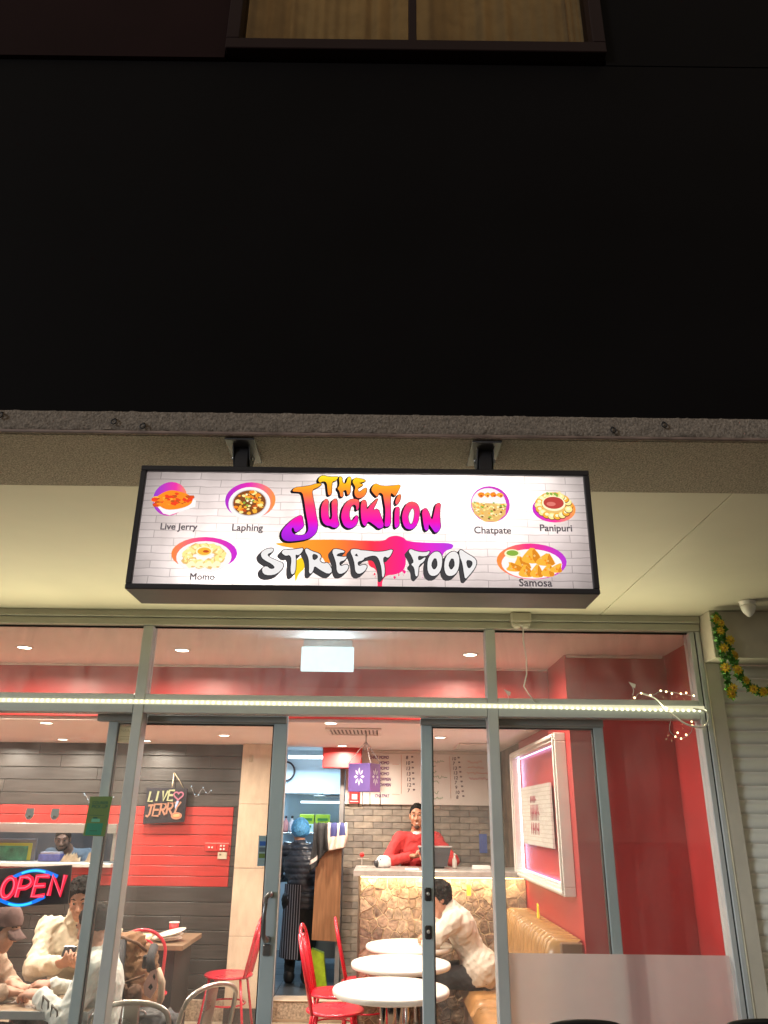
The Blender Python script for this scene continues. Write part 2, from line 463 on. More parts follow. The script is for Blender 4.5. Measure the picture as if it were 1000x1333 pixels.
def eye_hook(x, z, lab):
    t = thing('eye_hook', lab, 'hook', (x, 2.115, z), 'metal eye hooks along the concrete beam')
    b = mb(black_steel).tube([(x + .008 * cos(a), 2.108, z - .006 + .008 * sin(a)) for a in [2 * pi * k / 14 for k in range(14)]], .0022, 6, closed=True)
    b.build('ring', t)
    mb(black_steel).tube([(x, 2.124, z + .012), (x, 2.108, z + .003)], .003, 6).build('shank', t)
eye_hook(-1.194, 2.868, 'black eye hook in the beam at the far left end of the frame')
eye_hook(-.839, 2.850, 'black eye hook second from the left end of the beam')
eye_hook(-.748, 2.836, 'black eye hook hanging just left of the left sign bracket')
eye_hook(.705, 2.842, 'black eye hook hanging from the beam right of the right sign bracket')
eye_hook(.865, 2.862, 'small black eye hook in the beam, farthest right along it')

# ---- dark upper storey with the curtained window
up = thing('upper_storey', 'near-black upper storey wall with one curtained window above the canopy', 'wall', (0, 2.14, 2.89))
WX0, WX1, WZ = -.586, .791, 4.53
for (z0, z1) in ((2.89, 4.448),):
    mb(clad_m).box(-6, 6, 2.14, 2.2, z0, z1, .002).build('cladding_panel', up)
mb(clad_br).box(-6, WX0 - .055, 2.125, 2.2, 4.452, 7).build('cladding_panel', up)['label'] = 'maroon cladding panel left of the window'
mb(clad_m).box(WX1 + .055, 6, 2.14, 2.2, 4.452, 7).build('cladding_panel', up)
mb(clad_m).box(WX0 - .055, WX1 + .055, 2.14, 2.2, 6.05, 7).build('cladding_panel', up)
wf = mb(winframe_m)
wf.box(WX0 - .05, WX1 + .05, 2.10, 2.2, WZ - .055, WZ, .003).box(WX0 - .05, WX0, 2.10, 2.2, WZ, 6.0, .003).box(WX1, WX1 + .05, 2.10, 2.2, WZ, 6.0, .003).box(WX0 - .05, WX1 + .05, 2.10, 2.2, 6.0, 6.05, .003)
wfo = wf.build('window', up)
mb(winframe_m).box(.075, .105, 2.105, 2.19, WZ, 6.0, .003).build('mullion', wfo)
pane_m = glass_mat('window_glass', (.85, .85, .83), .6, .0)
mb(pane_m).box(WX0, .075, 2.15, 2.155, WZ, 6.0).build('pane', wfo)
mb(pane_m).box(.105, WX1, 2.15, 2.155, WZ, 6.0).build('pane', wfo)
mb(clad_m).box(-1.2, 1.3, 2.2, 4.2, 4.2, 4.25).box(-1.2, 1.3, 2.2, 4.2, 6.4, 6.45).box(-1.2, -1.15, 2.2, 4.2, 4.25, 6.4).box(1.25, 1.3, 2.2, 4.2, 4.25, 6.4).box(-1.2, 1.3, 4.2, 4.25, 4.2, 6.45).build('room_shell', up)
curt_m = translucent('tan_curtain', (.56, .38, .17), .75, .12, 14)
def curtain(x0, x1, lab, seed, ph=60):
    rr = random.Random(seed); xs = [x0 + (x1 - x0) * i / 120 for i in range(121)]
    ys = [2.26 + (.010 + .006 * sin(x * 9 + seed)) * sin(x * ph + 1.8 * sin(x * 17 + seed)) + .003 * sin(x * ph * 2.7) for x in xs]
    V = [(x, y, z) for z in (4.46, 6.1) for x, y in zip(xs, ys)]
    b = mb(curt_m).add(V, [(i, i + 1, i + 122, i + 121) for i in range(120)], True)
    V2 = [(x, y + .004, z) for z in (4.46, 6.1) for x, y in zip(xs, ys)]
    tag(b.build('curtain'), lab, 'curtain', 'curtains in the upstairs window')
curtain(WX0 - .02, .085, 'tan curtain behind the left pane of the upstairs window', 1, 52)
curtain(.095, WX1 - .05, 'tan curtain behind the right pane of the upstairs window', 5, 46)
curtain(WX1 - .06, WX1 + .03, 'narrow edge of tan curtain bunched at the right end of the upstairs window', 9, 90)
point('room_lamp', (-.1, 3.5, 5.9), .25, L_CURTAIN, (1, .72, .38), up)

# ------------------------------------------------------------------ SIGN
SX0, SX1, SZ0, SZ1, SY = -.752, .632, 2.326, 2.722, 2.16
sign = thing('shop_sign', 'black framed light box sign with graffiti lettering and six food pictures', 'sign', (-.06, 2.245, SZ0))
F_ = .017
bx = mb(sign_black)
bx.box(SX0, SX1, SY, SY + .17, SZ0, SZ0 + F_, .002).box(SX0, SX1, SY, SY + .17, SZ1 - F_, SZ1, .002)
bx.box(SX0, SX0 + F_, SY, SY + .17, SZ0 + F_, SZ1 - F_, .002).box(SX1 - F_, SX1, SY, SY + .17, SZ0 + F_, SZ1 - F_, .002)
bx.build('frame', sign)
mb(M('sign_inside_white', (.8, .8, .8), .6)).box(SX0 + F_, SX1 - F_, SY + .16, SY + .168, SZ0 + F_, SZ1 - F_).build('back_panel', sign)
# face: whitewashed brick print on translucent acrylic
def face_mat():
    m = bpy.data.materials.new('sign_face_print'); m.use_nodes = True
    nt = m.node_tree; N = nt.nodes; L = nt.links; N.clear()
    o = N.new('ShaderNodeOutputMaterial'); tc = N.new('ShaderNodeTexCoord')
    mp = N.new('ShaderNodeMapping'); mp.inputs['Rotation'].default_value = (radians(-90), 0, 0); L.new(tc.outputs['Object'], mp.inputs[0])
    br = N.new('ShaderNodeTexBrick'); br.inputs['Scale'].default_value = 1; br.inputs['Brick Width'].default_value = .125; br.inputs['Row Height'].default_value = .024
    br.inputs['Mortar Size'].default_value = .0016; br.inputs['Mortar Smooth'].default_value = .6; br.inputs['Bias'].default_value = -.3
    br.inputs['Color1'].default_value = (.82, .78, .76, 1); br.inputs['Color2'].default_value = (.68, .64, .62, 1); br.inputs['Mortar'].default_value = (.50, .46, .45, 1)
    n = N.new('ShaderNodeTexNoise'); n.inputs['Scale'].default_value = 11; n.inputs['Detail'].default_value = 6; L.new(tc.outputs['Object'], n.inputs[0])
    ds = N.new('ShaderNodeMixRGB'); ds.blend_type = 'ADD'; ds.inputs[0].default_value = .012; L.new(mp.outputs[0], ds.inputs[1]); L.new(n.outputs['Color'], ds.inputs[2])
    L.new(ds.outputs[0], br.inputs['Vector'])
    mx = N.new('ShaderNodeMixRGB'); mx.blend_type = 'MULTIPLY'; mx.inputs[0].default_value = .45
    r = N.new('ShaderNodeValToRGB'); r.color_ramp.elements[0].position = .35; r.color_ramp.elements[0].color = (.7, .68, .67, 1); r.color_ramp.elements[1].position = .6
    L.new(n.outputs['Fac'], r.inputs[0]); L.new(br.outputs['Color'], mx.inputs[1]); L.new(r.outputs[0], mx.inputs[2])
    tl = N.new('ShaderNodeBsdfTranslucent'); L.new(mx.outputs[0], tl.inputs['Color'])
    gl = N.new('ShaderNodeBsdfGlossy'); gl.inputs['Roughness'].default_value = .15
    ms = N.new('ShaderNodeMixShader'); ms.inputs[0].default_value = .03
    L.new(tl.outputs[0], ms.inputs[1]); L.new(gl.outputs[0], ms.inputs[2]); L.new(ms.outputs[0], o.inputs[0])
    return m
fy = SY + .012
fc = mb(face_mat()).add([(SX0 + F_, fy, SZ0 + F_), (SX1 - F_, fy, SZ0 + F_), (SX1 - F_, fy, SZ1 - F_), (SX0 + F_, fy, SZ1 - F_)], [(0, 1, 2, 3)])
face = fc.build('printed_face', sign)
# the lamps inside: an even sheet of modules and a few stronger ones that burn through
area('module_sheet', (-.06, SY + .15, 2.524), 1.33, 7.2 * L_SIGN, (1, .93, .90), (0, -1, 0), 'RECTANGLE', .34, sign)
for (x, z, p) in ((.23, 2.695, 2.6), (.34, 2.62, 1.0), (.08, 2.69, 1.3), (-.10, 2.685, .7), (-.50, 2.36, 1.7), (-.34, 2.365, 1.5), (-.16, 2.37, .35), (.47, 2.69, .5)):
    point('module', (x, SY + .10, z), .02, 1.5 * p * L_SIGN, (1, .94, .90), sign)

TITLE_DATA = {'J':[(-283,2643),(-276,2656),(-250,2659),(-227,2663),(-210,2670),(-191,2670),(-202,2659),(-223,2649),(-218,2623),(-210,2591),(-205,2563),(-199,2539),(-200,2517),(-209,2500),(-228,2488),(-255,2483),(-283,2480),(-299,2484),(-307,2496),(-306,2514),(-293,2533),(-277,2550),(-263,2560),(-249,2566),(-244,2546),(-240,2529),(-255,2515),(-266,2508),(-273,2528),(-279,2518),(-272,2504),(-253,2499),(-235,2503),(-226,2517),(-230,2543),(-237,2574),(-244,2615),(-251,2641),(-267,2642)],'tT':[(-205,2681),(-198,2695),(-187,2698),(-176,2694),(-160,2693),(-141,2695),(-149,2681),(-161,2678),(-162,2660),(-161,2635),(-171,2630),(-174,2648),(-177,2675),(-190,2679),(-198,2672)],'tH':[(-141,2695),(-131,2693),(-129,2673),(-118,2670),(-113,2694),(-102,2693),(-104,2665),(-104,2639),(-113,2632),(-116,2651),(-127,2647),(-125,2628),(-134,2626),(-136,2644),(-145,2655),(-137,2665)],'tE':[(-99,2678),(-92,2691),(-77,2690),(-55,2682),(-69,2676),(-80,2674),(-63,2668),(-76,2660),(-82,2655),(-78,2641),(-61,2656),(-54,2658),(-55,2641),(-64,2627),(-79,2622),(-89,2629),(-92,2645),(-88,2659),(-93,2668)],'U':[(-191,2599),(-180,2619),(-170,2616),(-170,2595),(-168,2563),(-163,2549),(-156,2559),(-159,2591),(-160,2612),(-147,2622),(-142,2608),(-142,2580),(-140,2552),(-134,2536),(-141,2526),(-153,2526),(-162,2532),(-173,2532),(-185,2543),(-191,2567)],'C':[(-130,2564),(-125,2592),(-113,2612),(-98,2621),(-79,2619),(-76,2609),(-77,2588),(-84,2582),(-85,2600),(-96,2602),(-104,2588),(-106,2564),(-100,2546),(-89,2556),(-85,2566),(-78,2564),(-79,2545),(-86,2531),(-103,2523),(-118,2530),(-126,2546)],'K':[(-71,2611),(-60,2619),(-53,2609),(-53,2583),(-40,2603),(-17,2627),(-25,2605),(-35,2583),(-18,2590),(-9,2565),(2,2532),(-14,2523),(-27,2535),(-46,2549),(-52,2541),(-55,2531),(-64,2537),(-70,2565)],'T':[(-41,2651),(-33,2669),(-24,2672),(-14,2666),(5,2664),(27,2666),(51,2670),(44,2652),(37,2638),(33,2631),(24,2641),(20,2641),(19,2617),(20,2577),(21,2535),(2,2529),(3,2549),(5,2585),(-1,2621),(-4,2639),(-16,2643),(-21,2627),(-31,2637)],'i':[(33,2593),(46,2597),(47,2577),(46,2557),(47,2535),(34,2525),(32,2545)],'dot':[(41,2634),(51,2638),(49,2617),(38,2601),(33,2611)],'O':[(54,2557),(59,2589),(72,2610),(89,2614),(104,2604),(109,2580),(104,2550),(95,2530),(80,2522),(63,2528)],'N':[(115,2586),(128,2594),(136,2580),(141,2562),(147,2554),(153,2582),(158,2607),(173,2611),(170,2587),(169,2559),(172,2535),(166,2519),(155,2513),(148,2523),(139,2537),(135,2542),(135,2523),(124,2519),(119,2546)]}
TITLE_HOLE = {'O':[(74,2569),(86,2594),(92,2582),(89,2554),(82,2538),(76,2550)]}
SUBT_DATA = {'S':[(-365,2444),(-350,2457),(-327,2459),(-330,2447),(-346,2440),(-339,2430),(-316,2421),(-295,2412),(-296,2398),(-313,2379),(-335,2374),(-353,2378),(-359,2395),(-346,2404),(-332,2393),(-319,2397),(-328,2409),(-352,2421),(-362,2430)],'T':[(-304,2446),(-296,2456),(-279,2454),(-254,2458),(-238,2461),(-244,2445),(-254,2437),(-262,2441),(-259,2422),(-259,2384),(-270,2376),(-274,2395),(-272,2426),(-279,2439),(-289,2435),(-297,2439)],'R':[(-235,2453),(-230,2461),(-214,2451),(-191,2444),(-184,2434),(-191,2423),(-179,2412),(-163,2417),(-149,2389),(-162,2380),(-186,2393),(-204,2406),(-206,2392),(-212,2381),(-219,2383),(-219,2403),(-222,2430)],'E':[(-153,2450),(-148,2460),(-123,2456),(-113,2449),(-133,2446),(-142,2437),(-119,2434),(-108,2436),(-114,2424),(-131,2419),(-128,2404),(-110,2412),(-101,2405),(-110,2388),(-128,2380),(-137,2389),(-139,2412),(-146,2433)],'F2':[(-99,2451),(-94,2460),(-68,2457),(-59,2449),(-79,2446),(-88,2438),(-65,2435),(-54,2437),(-60,2424),(-77,2420),(-74,2405),(-56,2412),(-47,2406),(-56,2389),(-73,2381),(-83,2390),(-85,2413),(-91,2434)],'T2':[(-80,2446),(-73,2456),(-44,2454),(-22,2451),(3,2453),(29,2461),(23,2444),(14,2432),(3,2438),(-2,2428),(4,2405),(4,2379),(-3,2369),(-5,2401),(-13,2428),(-22,2439),(-37,2439),(-58,2431),(-73,2433)],'F':[(74,2454),(80,2462),(98,2454),(123,2451),(140,2457),(131,2441),(116,2439),(105,2441),(102,2435),(105,2424),(127,2439),(120,2422),(105,2412),(103,2391),(101,2376),(94,2378),(92,2403),(81,2414),(91,2420),(83,2441)],'O':[(130,2414),(134,2437),(149,2453),(164,2455),(174,2442),(174,2415),(168,2392),(155,2379),(139,2379),(131,2392)],'O2':[(180,2415),(185,2438),(200,2454),(215,2456),(225,2442),(225,2416),(219,2393),(206,2380),(189,2379),(181,2392)],'D':[(225,2456),(231,2462),(247,2450),(269,2437),(277,2424),(271,2405),(253,2382),(241,2369),(238,2386),(234,2420),(227,2439)]}
SUBT_HOLE = {'R':[(-210,2441),(-198,2438),(-196,2431),(-207,2423)],'O':[(143,2415),(154,2436),(159,2415),(154,2403),(148,2400)],'O2':[(194,2415),(205,2436),(210,2415),(204,2404),(199,2400)],'D':[(247,2427),(259,2426),(263,2418),(255,2405),(250,2408)]}
SPLASH = {'band':[(-337,2474),(-278,2479),(-205,2490),(-68,2487),(1,2485),(15,2500),(38,2505),(61,2498),(70,2486),(138,2482),(207,2483),(209,2466),(179,2456),(172,2423),(138,2432),(92,2441),(47,2435),(-67,2439),(-135,2438),(-168,2406),(-185,2442),(-272,2460)],'drip':[(12,2493),(58,2493),(70,2409),(47,2383),(-2,2378),(-4,2327),(-17,2327),(-16,2397),(-48,2408),(-44,2456)],'dripY':[(-264,2422),(-230,2437),(-233,2394),(-250,2382),(-257,2351),(-261,2382)]}
ink = glow('print_black', (.012, .010, .014), 1)
shade_ink = glow('print_charcoal', (.055, .052, .055), 1)
paper_w = glow('print_white', (.80, .77, .76), 1)
hole_w = glow('print_white_hole', (.95, .92, .90), 1)
hot = ramp_glow('title_print', 'Z', .15, .37, [(0, (.28, .02, .62)), (.22, (.55, .02, .75)), (.34, (.92, .01, .40)), (.55, (.95, .05, .16)), (.72, (1.0, .22, .04)), (.86, (1, .42, .02)), (1, (1, .75, .02))])
def sweep_poly(b, P, y, off=(0, 0)):
    b.poly([(p[0] / 1000 + off[0], y, p[1] / 1000 + off[1]) for p in P])
def ribbon(b, P, w, y, off=(0, 0)):
    n = len(P)
    for i in range(n):
        a = Vector((P[i][0] / 1000 + off[0], P[i][1] / 1000 + off[1])); c = Vector((P[(i + 1) % n][0] / 1000 + off[0], P[(i + 1) % n][1] / 1000 + off[1]))
        d = (c - a)
        if d.length < 1e-6: continue
        d = d.normalized(); m_ = Vector((-d.y, d.x)) * w; yy = y - (i % 7) * 2e-6
        b.poly([(q.x, yy, q.y) for q in (a - m_ - d * w * .4, c - m_ + d * w * .4, c + m_ + d * w * .4, a + m_ - d * w * .4)])
yb = fy - .0006
sp_m = ramp_glow('splash_print', 'X', -.28, .27, [(0, (1, .42, .03)), (.35, (1, .25, .03)), (.55, (.95, .04, .07)), (.72, (.92, .02, .22)), (.88, (.7, .03, .6)), (1, (.42, .05, .7))])
spl = mb(sp_m)
rs = random.Random(4)
for kk in ('band', 'drip'):
    sweep_poly(spl, chaikin(SPLASH[kk], 2), yb + (.0001 if kk == 'drip' else 0))
for i in range(46):
    x = rs.gauss(.03, .035); z = rs.uniform(2.372, 2.43); r_ = rs.uniform(.0008, .004)
    spl.poly([(x + r_ * rs.uniform(.5, 1.5) * cos(a), yb + .00015 - i * 2e-6, z + r_ * rs.uniform(.5, 1.6) * sin(a)) for a in [2 * pi * k / 8 for k in range(8)]])
spl.build('paint_splash', sign)
yd = mb(glow('print_yellow', (1, .62, .02), 1)); sweep_poly(yd, chaikin(SPLASH['dripY'], 2), yb - .00008); yd.build('paint_drip', sign)

def lettering(name, data, holes, fill, w, off, shade, layers, y0, hole_mat, label):
    for i, (k, P) in enumerate(data.items()):
        P = chaikin(P, 1); yj = -i * 1.2e-5
        bs = mb(shade); bi = mb(ink)
        for q in range(layers):
            t = (q + 1) / layers; o = (off[0] * t, off[1] * t)
            sweep_poly(bs, P, y0 + yj - q * 1e-6, o); ribbon(bs, P, w * 1.25, y0 + yj - q * 2e-6, o)
        bs.build('letter_shadow', sign)
        ribbon(bi, P, w, y0 - .0004 + yj); bi.build('letter_outline', sign)
        bf = mb(fill); sweep_poly(bf, P, y0 - .0008 + yj); bf.build('letter', sign)['label'] = label
        if k in holes:
            H = chaikin(holes[k], 1); b = mb(ink); ribbon(b, H, w * .9, y0 - .0009 + yj); b.mat(hole_mat); sweep_poly(b, H, y0 - .0012 + yj); b.build('letter_counter', sign)
lettering('subtitle_lettering', SUBT_DATA, SUBT_HOLE, paper_w, .0024, (-.010, -.012), shade_ink, 6, yb - .0008, shade_ink, 'white graffiti letter of STREET FOOD')
lettering('title_lettering', TITLE_DATA, TITLE_HOLE, hot, .0017, (-.005, -.004), ink, 3, yb - .0022, hole_w, 'orange to purple graffiti letter of THE JUCKTION')
cap_m = glow('print_grey', (.10, .085, .09), 1)
for s, (x0, z0), x1 in (('Live Jerry', (-.673, 2.514), -.563), ('Laphing', (-.457, 2.513), -.365), ('Momo', (-.568, 2.3585), -.496), ('Chatpate', (.272, 2.514), .383), ('Panipuri', (.471, 2.5235), .567), ('Samosa', (.399, 2.3505), .495)):
    b = mb(cap_m); add_text(b, s, (x0, yb - .0003, z0), (1, 0, 0), (0, 0, 1), width=x1 - x0, bold=.0013); b.build('caption', sign)['label'] = 'caption reading ' + s

# --- food pictures: flat print
def disc(b, x, z, rx, rz, y, n=28, a0=0, a1=2 * pi, rot=0):
    pts = []
    for k in range(n + (0 if a1 - a0 >= 2 * pi - .01 else 1)):
        a = a0 + (a1 - a0) * k / n; px, pz = rx * cos(a), rz * sin(a)
        pts.append((x + px * cos(rot) - pz * sin(rot), y, z + px * sin(rot) + pz * cos(rot)))
    b.poly(pts)
def blob(b, x, z, r, y, rs, sq=1., n=9):
    b.poly([(x + r * rs.uniform(.7, 1.25) * cos(2 * pi * k / n), y, z + sq * r * rs.uniform(.7, 1.25) * sin(2 * pi * k / n)) for k in range(n)])
gcol = lambda nm, c: glow('print_' + nm, c, 1)
PUR = [(0, (.40, .03, .55)), (.45, (.75, .03, .42)), (1, (.95, .30, .04))]
ORP = [(0, (.95, .25, .05)), (.5, (.85, .05, .30)), (1, (.55, .03, .62))]
plate_w = gcol('plate', (.90, .86, .84)); crim = gcol('crimson', (.85, .06, .02)); orng = gcol('orange', (.95, .26, .02)); dko = gcol('dark_orange', (.55, .09, .02))
ylw = gcol('pale_yellow', (.95, .80, .30)); cre = gcol('cream', (.98, .88, .55)); tan = gcol('tan', (.80, .50, .16)); brn = gcol('brown', (.22, .07, .02)); gold = gcol('golden', (.95, .45, .05)); grn = gcol('green', (.25, .42, .06)); red_s = gcol('sauce', (.50, .06, .05)); dgold = gcol('deep_gold', (.70, .24, .02))
class PB:
    """one printed picture made of coloured layers, each a hair in front of the last"""
    def __init__(s): s.b = MB(); s.y = yb - .0002
    def m(s, mt): s.b.mat(mt); s.y -= .00002; return s
    def up(s): s.y -= .000004; return s.y
rs = random.Random(11)
def ring(x, z, rx, rz, stops, nm, ax='X'):
    m_ = ramp_glow(nm, ax, (x - rx + .06) if ax == 'X' else z - rz, (x + rx + .06) if ax == 'X' else z + rz, stops)
    return m_
p = PB(); x, z = -.650, 2.611
p.m(ring(x, z, .05, .06, [(0, (.30, .05, .55)), (.6, (.80, .04, .35)), (1, (.95, .3, .05))], 'jerry_disc')); disc(p.b, x - .005, z + .004, .052, .056, p.y)
p.m(plate_w); p.b.poly([(x - .062, p.y, z + .002), (x - .02, p.y, z - .045), (x + .0, p.y, z - .05), (x + .075, p.y, z - .022), (x + .075, p.y, z + .0), (x, p.y, z + .02)])
p.m(orng); p.b.poly(chaikin([(x - .058, p.y, z + .002), (x - .02, p.y, z - .034), (x + .03, p.y, z - .03), (x + .066, p.y, z - .012), (x + .062, p.y, z + .014), (x + .02, p.y, z + .03), (x - .015, p.y, z + .034)], 2))
for i in range(70):
    t = rs.uniform(-1, 1); s_ = rs.uniform(-1, 1); px = x + .005 + t * .056; pz = z - .002 + s_ * .022 * (1 - .5 * abs(t)) + .004 * t
    p.m((orng, crim, orng, crim, dko)[i % 5] if i % 11 else gold); blob(p.b, px, pz, rs.uniform(.004, .012), p.up(), rs, .55, 7)
p.b.build('food_picture', sign)['label'] = 'picture of orange chips on a purple disc'
p = PB(); x, z = -.409, 2.609
p.m(ring(x, z, .077, .06, PUR, 'laph_disc')); disc(p.b, x, z + .004, .077, .06, p.y)
p.m(plate_w); disc(p.b, x - .002, z - .006, .064, .054, p.y); p.m(gcol('plate_shadow', (.66, .58, .55))); disc(p.b, x - .002, z - .004, .053, .044, p.y); p.m(brn); disc(p.b, x - .002, z - .004, .050, .041, p.y)
for i in range(75):
    a = rs.uniform(0, 2 * pi); q = rs.uniform(0, 1) ** .5; p.m((gold, orng, ylw, dko, gold, brn)[i % 6]); blob(p.b, x - .002 + .045 * q * cos(a), z - .004 + .036 * q * sin(a), rs.uniform(.003, .009), p.up(), rs, .8, 7)
for i in range(16): p.m((grn, brn, cre)[i % 3]); blob(p.b, x + rs.gauss(0, .011), z + .004 + rs.gauss(0, .01), .004, p.up(), rs, 1, 6)
p.b.build('food_picture', sign)['label'] = 'picture of a bowl of laphing on a purple and orange ring'
p = PB(); x, z = -.533, 2.438
p.m(ring(x, z, .098, .05, ORP, 'momo_disc')); disc(p.b, x, z + .002, .098, .052, p.y)
p.m(plate_w); disc(p.b, x, z - .009, .082, .050, p.y)
for i in range(13):
    a = 2 * pi * i / 13 + .2; p.m(ylw); cx_, cz_ = x + .05 * cos(a), z - .004 + .026 * sin(a)
    p.m(tan); blob(p.b, cx_, cz_ - .002, .018, p.up(), rs, .85, 11); p.m(ylw); blob(p.b, cx_, cz_, .015, p.up(), rs, .85, 11)
    for q in range(5): p.m((cre, tan, ylw, cre)[q % 4]); blob(p.b, cx_ + rs.uniform(-.008, .008), cz_ + rs.uniform(-.006, .008), .0045, p.up(), rs, .8, 6)
for i in range(4): p.m(cre); blob(p.b, x - .035 + .025 * i, z - .034, .014, p.up(), rs, .8, 10); p.m(tan); blob(p.b, x - .03 + .025 * i, z - .040, .005, p.up(), rs, .5, 7)
p.m(cre); disc(p.b, x, z + .008, .025, .016, p.y); p.m(gold); disc(p.b, x, z + .008, .020, .012, p.y); p.m(dko); blob(p.b, x + .004, z + .008, .009, p.up(), rs, .5)
p.b.build('food_picture', sign)['label'] = 'picture of momo dumplings round a dip'
p = PB(); x, z = .324, 2.606
p.m(ring(x, z, .06, .06, [(0, (.6, .05, .5)), (.5, (.9, .3, .1)), (1, (.95, .75, .1))], 'chat_disc', 'Z')); disc(p.b, x, z + .004, .060, .060, p.y)
p.m(plate_w); disc(p.b, x - .004, z + .004, .053, .053, p.y)
for i in range(4): p.m((orng, gold)[i % 2]); blob(p.b, x - .028 + .02 * i, z + .034, .011, p.up(), rs, .8, 9); p.m(dko); blob(p.b, x - .026 + .02 * i, z + .031, .004, p.up(), rs, .8, 7)
p.m(tan); p.b.poly([(x - .058, p.y, z + .008), (x - .05, p.y, z - .028), (x - .02, p.y, z - .054), (x + .018, p.y, z - .054), (x + .045, p.y, z - .03), (x + .05, p.y, z + .005)])
for i in range(110):
    a = rs.uniform(pi, 2 * pi); q = rs.uniform(.05, 1) ** .5; p.m((ylw, gold, tan, cre, brn, grn, ylw)[i % 7]); blob(p.b, x - .003 + .052 * q * cos(a), z + .008 + .055 * q * sin(a), rs.uniform(.002, .005), p.up(), rs, .8, 6)
p.b.build('food_picture', sign)['label'] = 'picture of chatpate in a round bowl'
p = PB(); x, z = .518, 2.606
p.m(ring(x, z, .066, .05, [(0, (.55, .03, .60)), (.5, (.9, .05, .3)), (1, (.98, .35, .05))], 'pani_disc')); disc(p.b, x, z - .010, .066, .044, p.y)
p.m(tan); disc(p.b, x, z + .004, .056, .042, p.y)
for i in range(18):
    a = 2 * pi * i / 18; p.m(brn); disc(p.b, x + .047 * cos(a), z - .001 + .035 * sin(a), .0125, .0115, p.up(), 14); p.m((gold, ylw)[i % 2]); disc(p.b, x + .047 * cos(a), z + .001 + .035 * sin(a), .0115, .0105, p.up(), 14); p.m(cre); disc(p.b, x + .046 * cos(a), z + .003 + .035 * sin(a), .006, .005, p.up(), 10)
p.m(cre); disc(p.b, x, z + .008, .036, .025, p.y); p.m(red_s); disc(p.b, x, z + .010, .031, .020, p.y); p.m(gcol('sauce_light', (.72, .2, .16))); disc(p.b, x - .008, z + .006, .014, .007, p.up())
for i in range(8): p.m((grn, ylw)[i % 2]); blob(p.b, x + rs.uniform(-.02, .02), z + .036 + rs.uniform(-.005, .008), .005, p.up(), rs)
p.b.build('food_picture', sign)['label'] = 'picture of panipuri round a red sauce'
p = PB(); x, z = .440, 2.428
p.m(ring(x, z, .105, .05, [(0, (.97, .28, .04)), (.45, (.90, .04, .22)), (1, (.45, .04, .62))], 'sam_disc')); disc(p.b, x, z + .0, .104, .056, p.y)
p.m(plate_w); disc(p.b, x + .0, z - .008, .090, .046, p.y)
p.m(cre); disc(p.b, x - .056, z + .023, .024, .014, p.y); p.m(grn); disc(p.b, x - .056, z + .025, .018, .009, p.y)
for (cx_, cz_, w_, h_, sk) in ((-.03, -.006, .03, .045, -.01), (.0, .018, .034, .05, .004), (.04, .006, .032, .04, .012), (-.05, -.018, .03, .03, -.02), (-.02, -.03, .024, .04, .0), (.012, -.03, .022, .042, .006), (.045, -.028, .022, .04, .01), (.07, -.02, .02, .03, .02)):
    p.m(gold); q_ = p.up(); p.b.poly(chaikin([(x + cx_ - w_, q_, z + cz_ - h_ * .3), (x + cx_ - w_ * .3, q_, z + cz_ - h_ * .52), (x + cx_ + w_, q_, z + cz_ - h_ * .45), (x + cx_ + w_ * .75, q_, z + cz_ + h_ * .05), (x + cx_ + sk, q_, z + cz_ + h_ * .6), (x + cx_ - w_ * .55, q_, z + cz_ + h_ * .12)], 1))
    p.m(dgold); q_ = p.up(); p.b.poly(chaikin([(x + cx_ + w_ * .1, q_, z + cz_ - h_ * .45), (x + cx_ + w_ * .95, q_, z + cz_ - h_ * .42), (x + cx_ + w_ * .7, q_, z + cz_ + h_ * .02), (x + cx_ + sk, q_, z + cz_ + h_ * .55)], 1))
    for q in range(4): p.m((orng, tan)[q % 2]); blob(p.b, x + cx_ + rs.uniform(-w_ * .4, w_ * .4), z + cz_ + rs.uniform(-h_ * .3, h_ * .1), .0035, p.up(), rs)
p.b.build('food_picture', sign)['label'] = 'picture of golden samosas with a green dip'

bracket_m = M('dull_steel', (.075, .075, .08), .55, .2, .2, 20)
for bxp in (-.452, .318):
    b_ = mb(bracket_m).box(bxp - .046, bxp + .046, 2.136, 2.31, 2.802, 2.809, .001).build('bracket', sign)
    mb(sign_black).box(bxp - .021, bxp + .021, 2.19, 2.25, SZ1 - .001, 2.802, .002).build('post', b_)
    for sx in (-1, 1):
        mb(bracket_m).prism([(bxp + sx * .024, 2.17, 2.802), (bxp + sx * .024, 2.28, 2.802), (bxp + sx * .024, 2.235, 2.745), (bxp + sx * .024, 2.205, 2.745)], (sx * .003, 0, 0)).build('gusset', b_)
        mb(M('bright_bolt', (.6, .6, .6), .3, .9)).cyl((bxp + sx * .027, 2.215, 2.775), (bxp + sx * .034, 2.215, 2.775), .006, n=6).build('bolt', b_)

# ------------------------------------------------------------------ SHOPFRONT
FY = 4.4
front = thing('shopfront', 'grey aluminium shopfront frame with tall glass bays under the soffit', 'shopfront', (0, FY, 0))
for x0, x1 in ((-3.46, -3.40), (-1.373, -1.317), (.588, .645)):
    mb(alu).box(x0, x1, FY - .05, FY + .05, 0, 2.726, .003).build('mullion', front)
jm = mb(alu).box(1.762, 1.79, FY - .045, FY + .05, 0, 2.726, .003); jm.build('jamb', front)
mb(rubber).box(1.79, 1.797, FY - .038, FY + .04, 0, 2.726).build('seal', front)
mb(alu).box(1.797, 1.822, FY - .05, FY + .05, 0, 2.726, .003).build('jamb', front)
mb(frame_paint).box(-3.46, 1.822, FY - .06, FY + .05, 2.727, 2.768, .003).build('head_rail', front)
mb(frame_paint).box(-3.46, 1.822, FY - .075, FY + .05, 2.771, 2.8115, .003).build('head_rail', front)
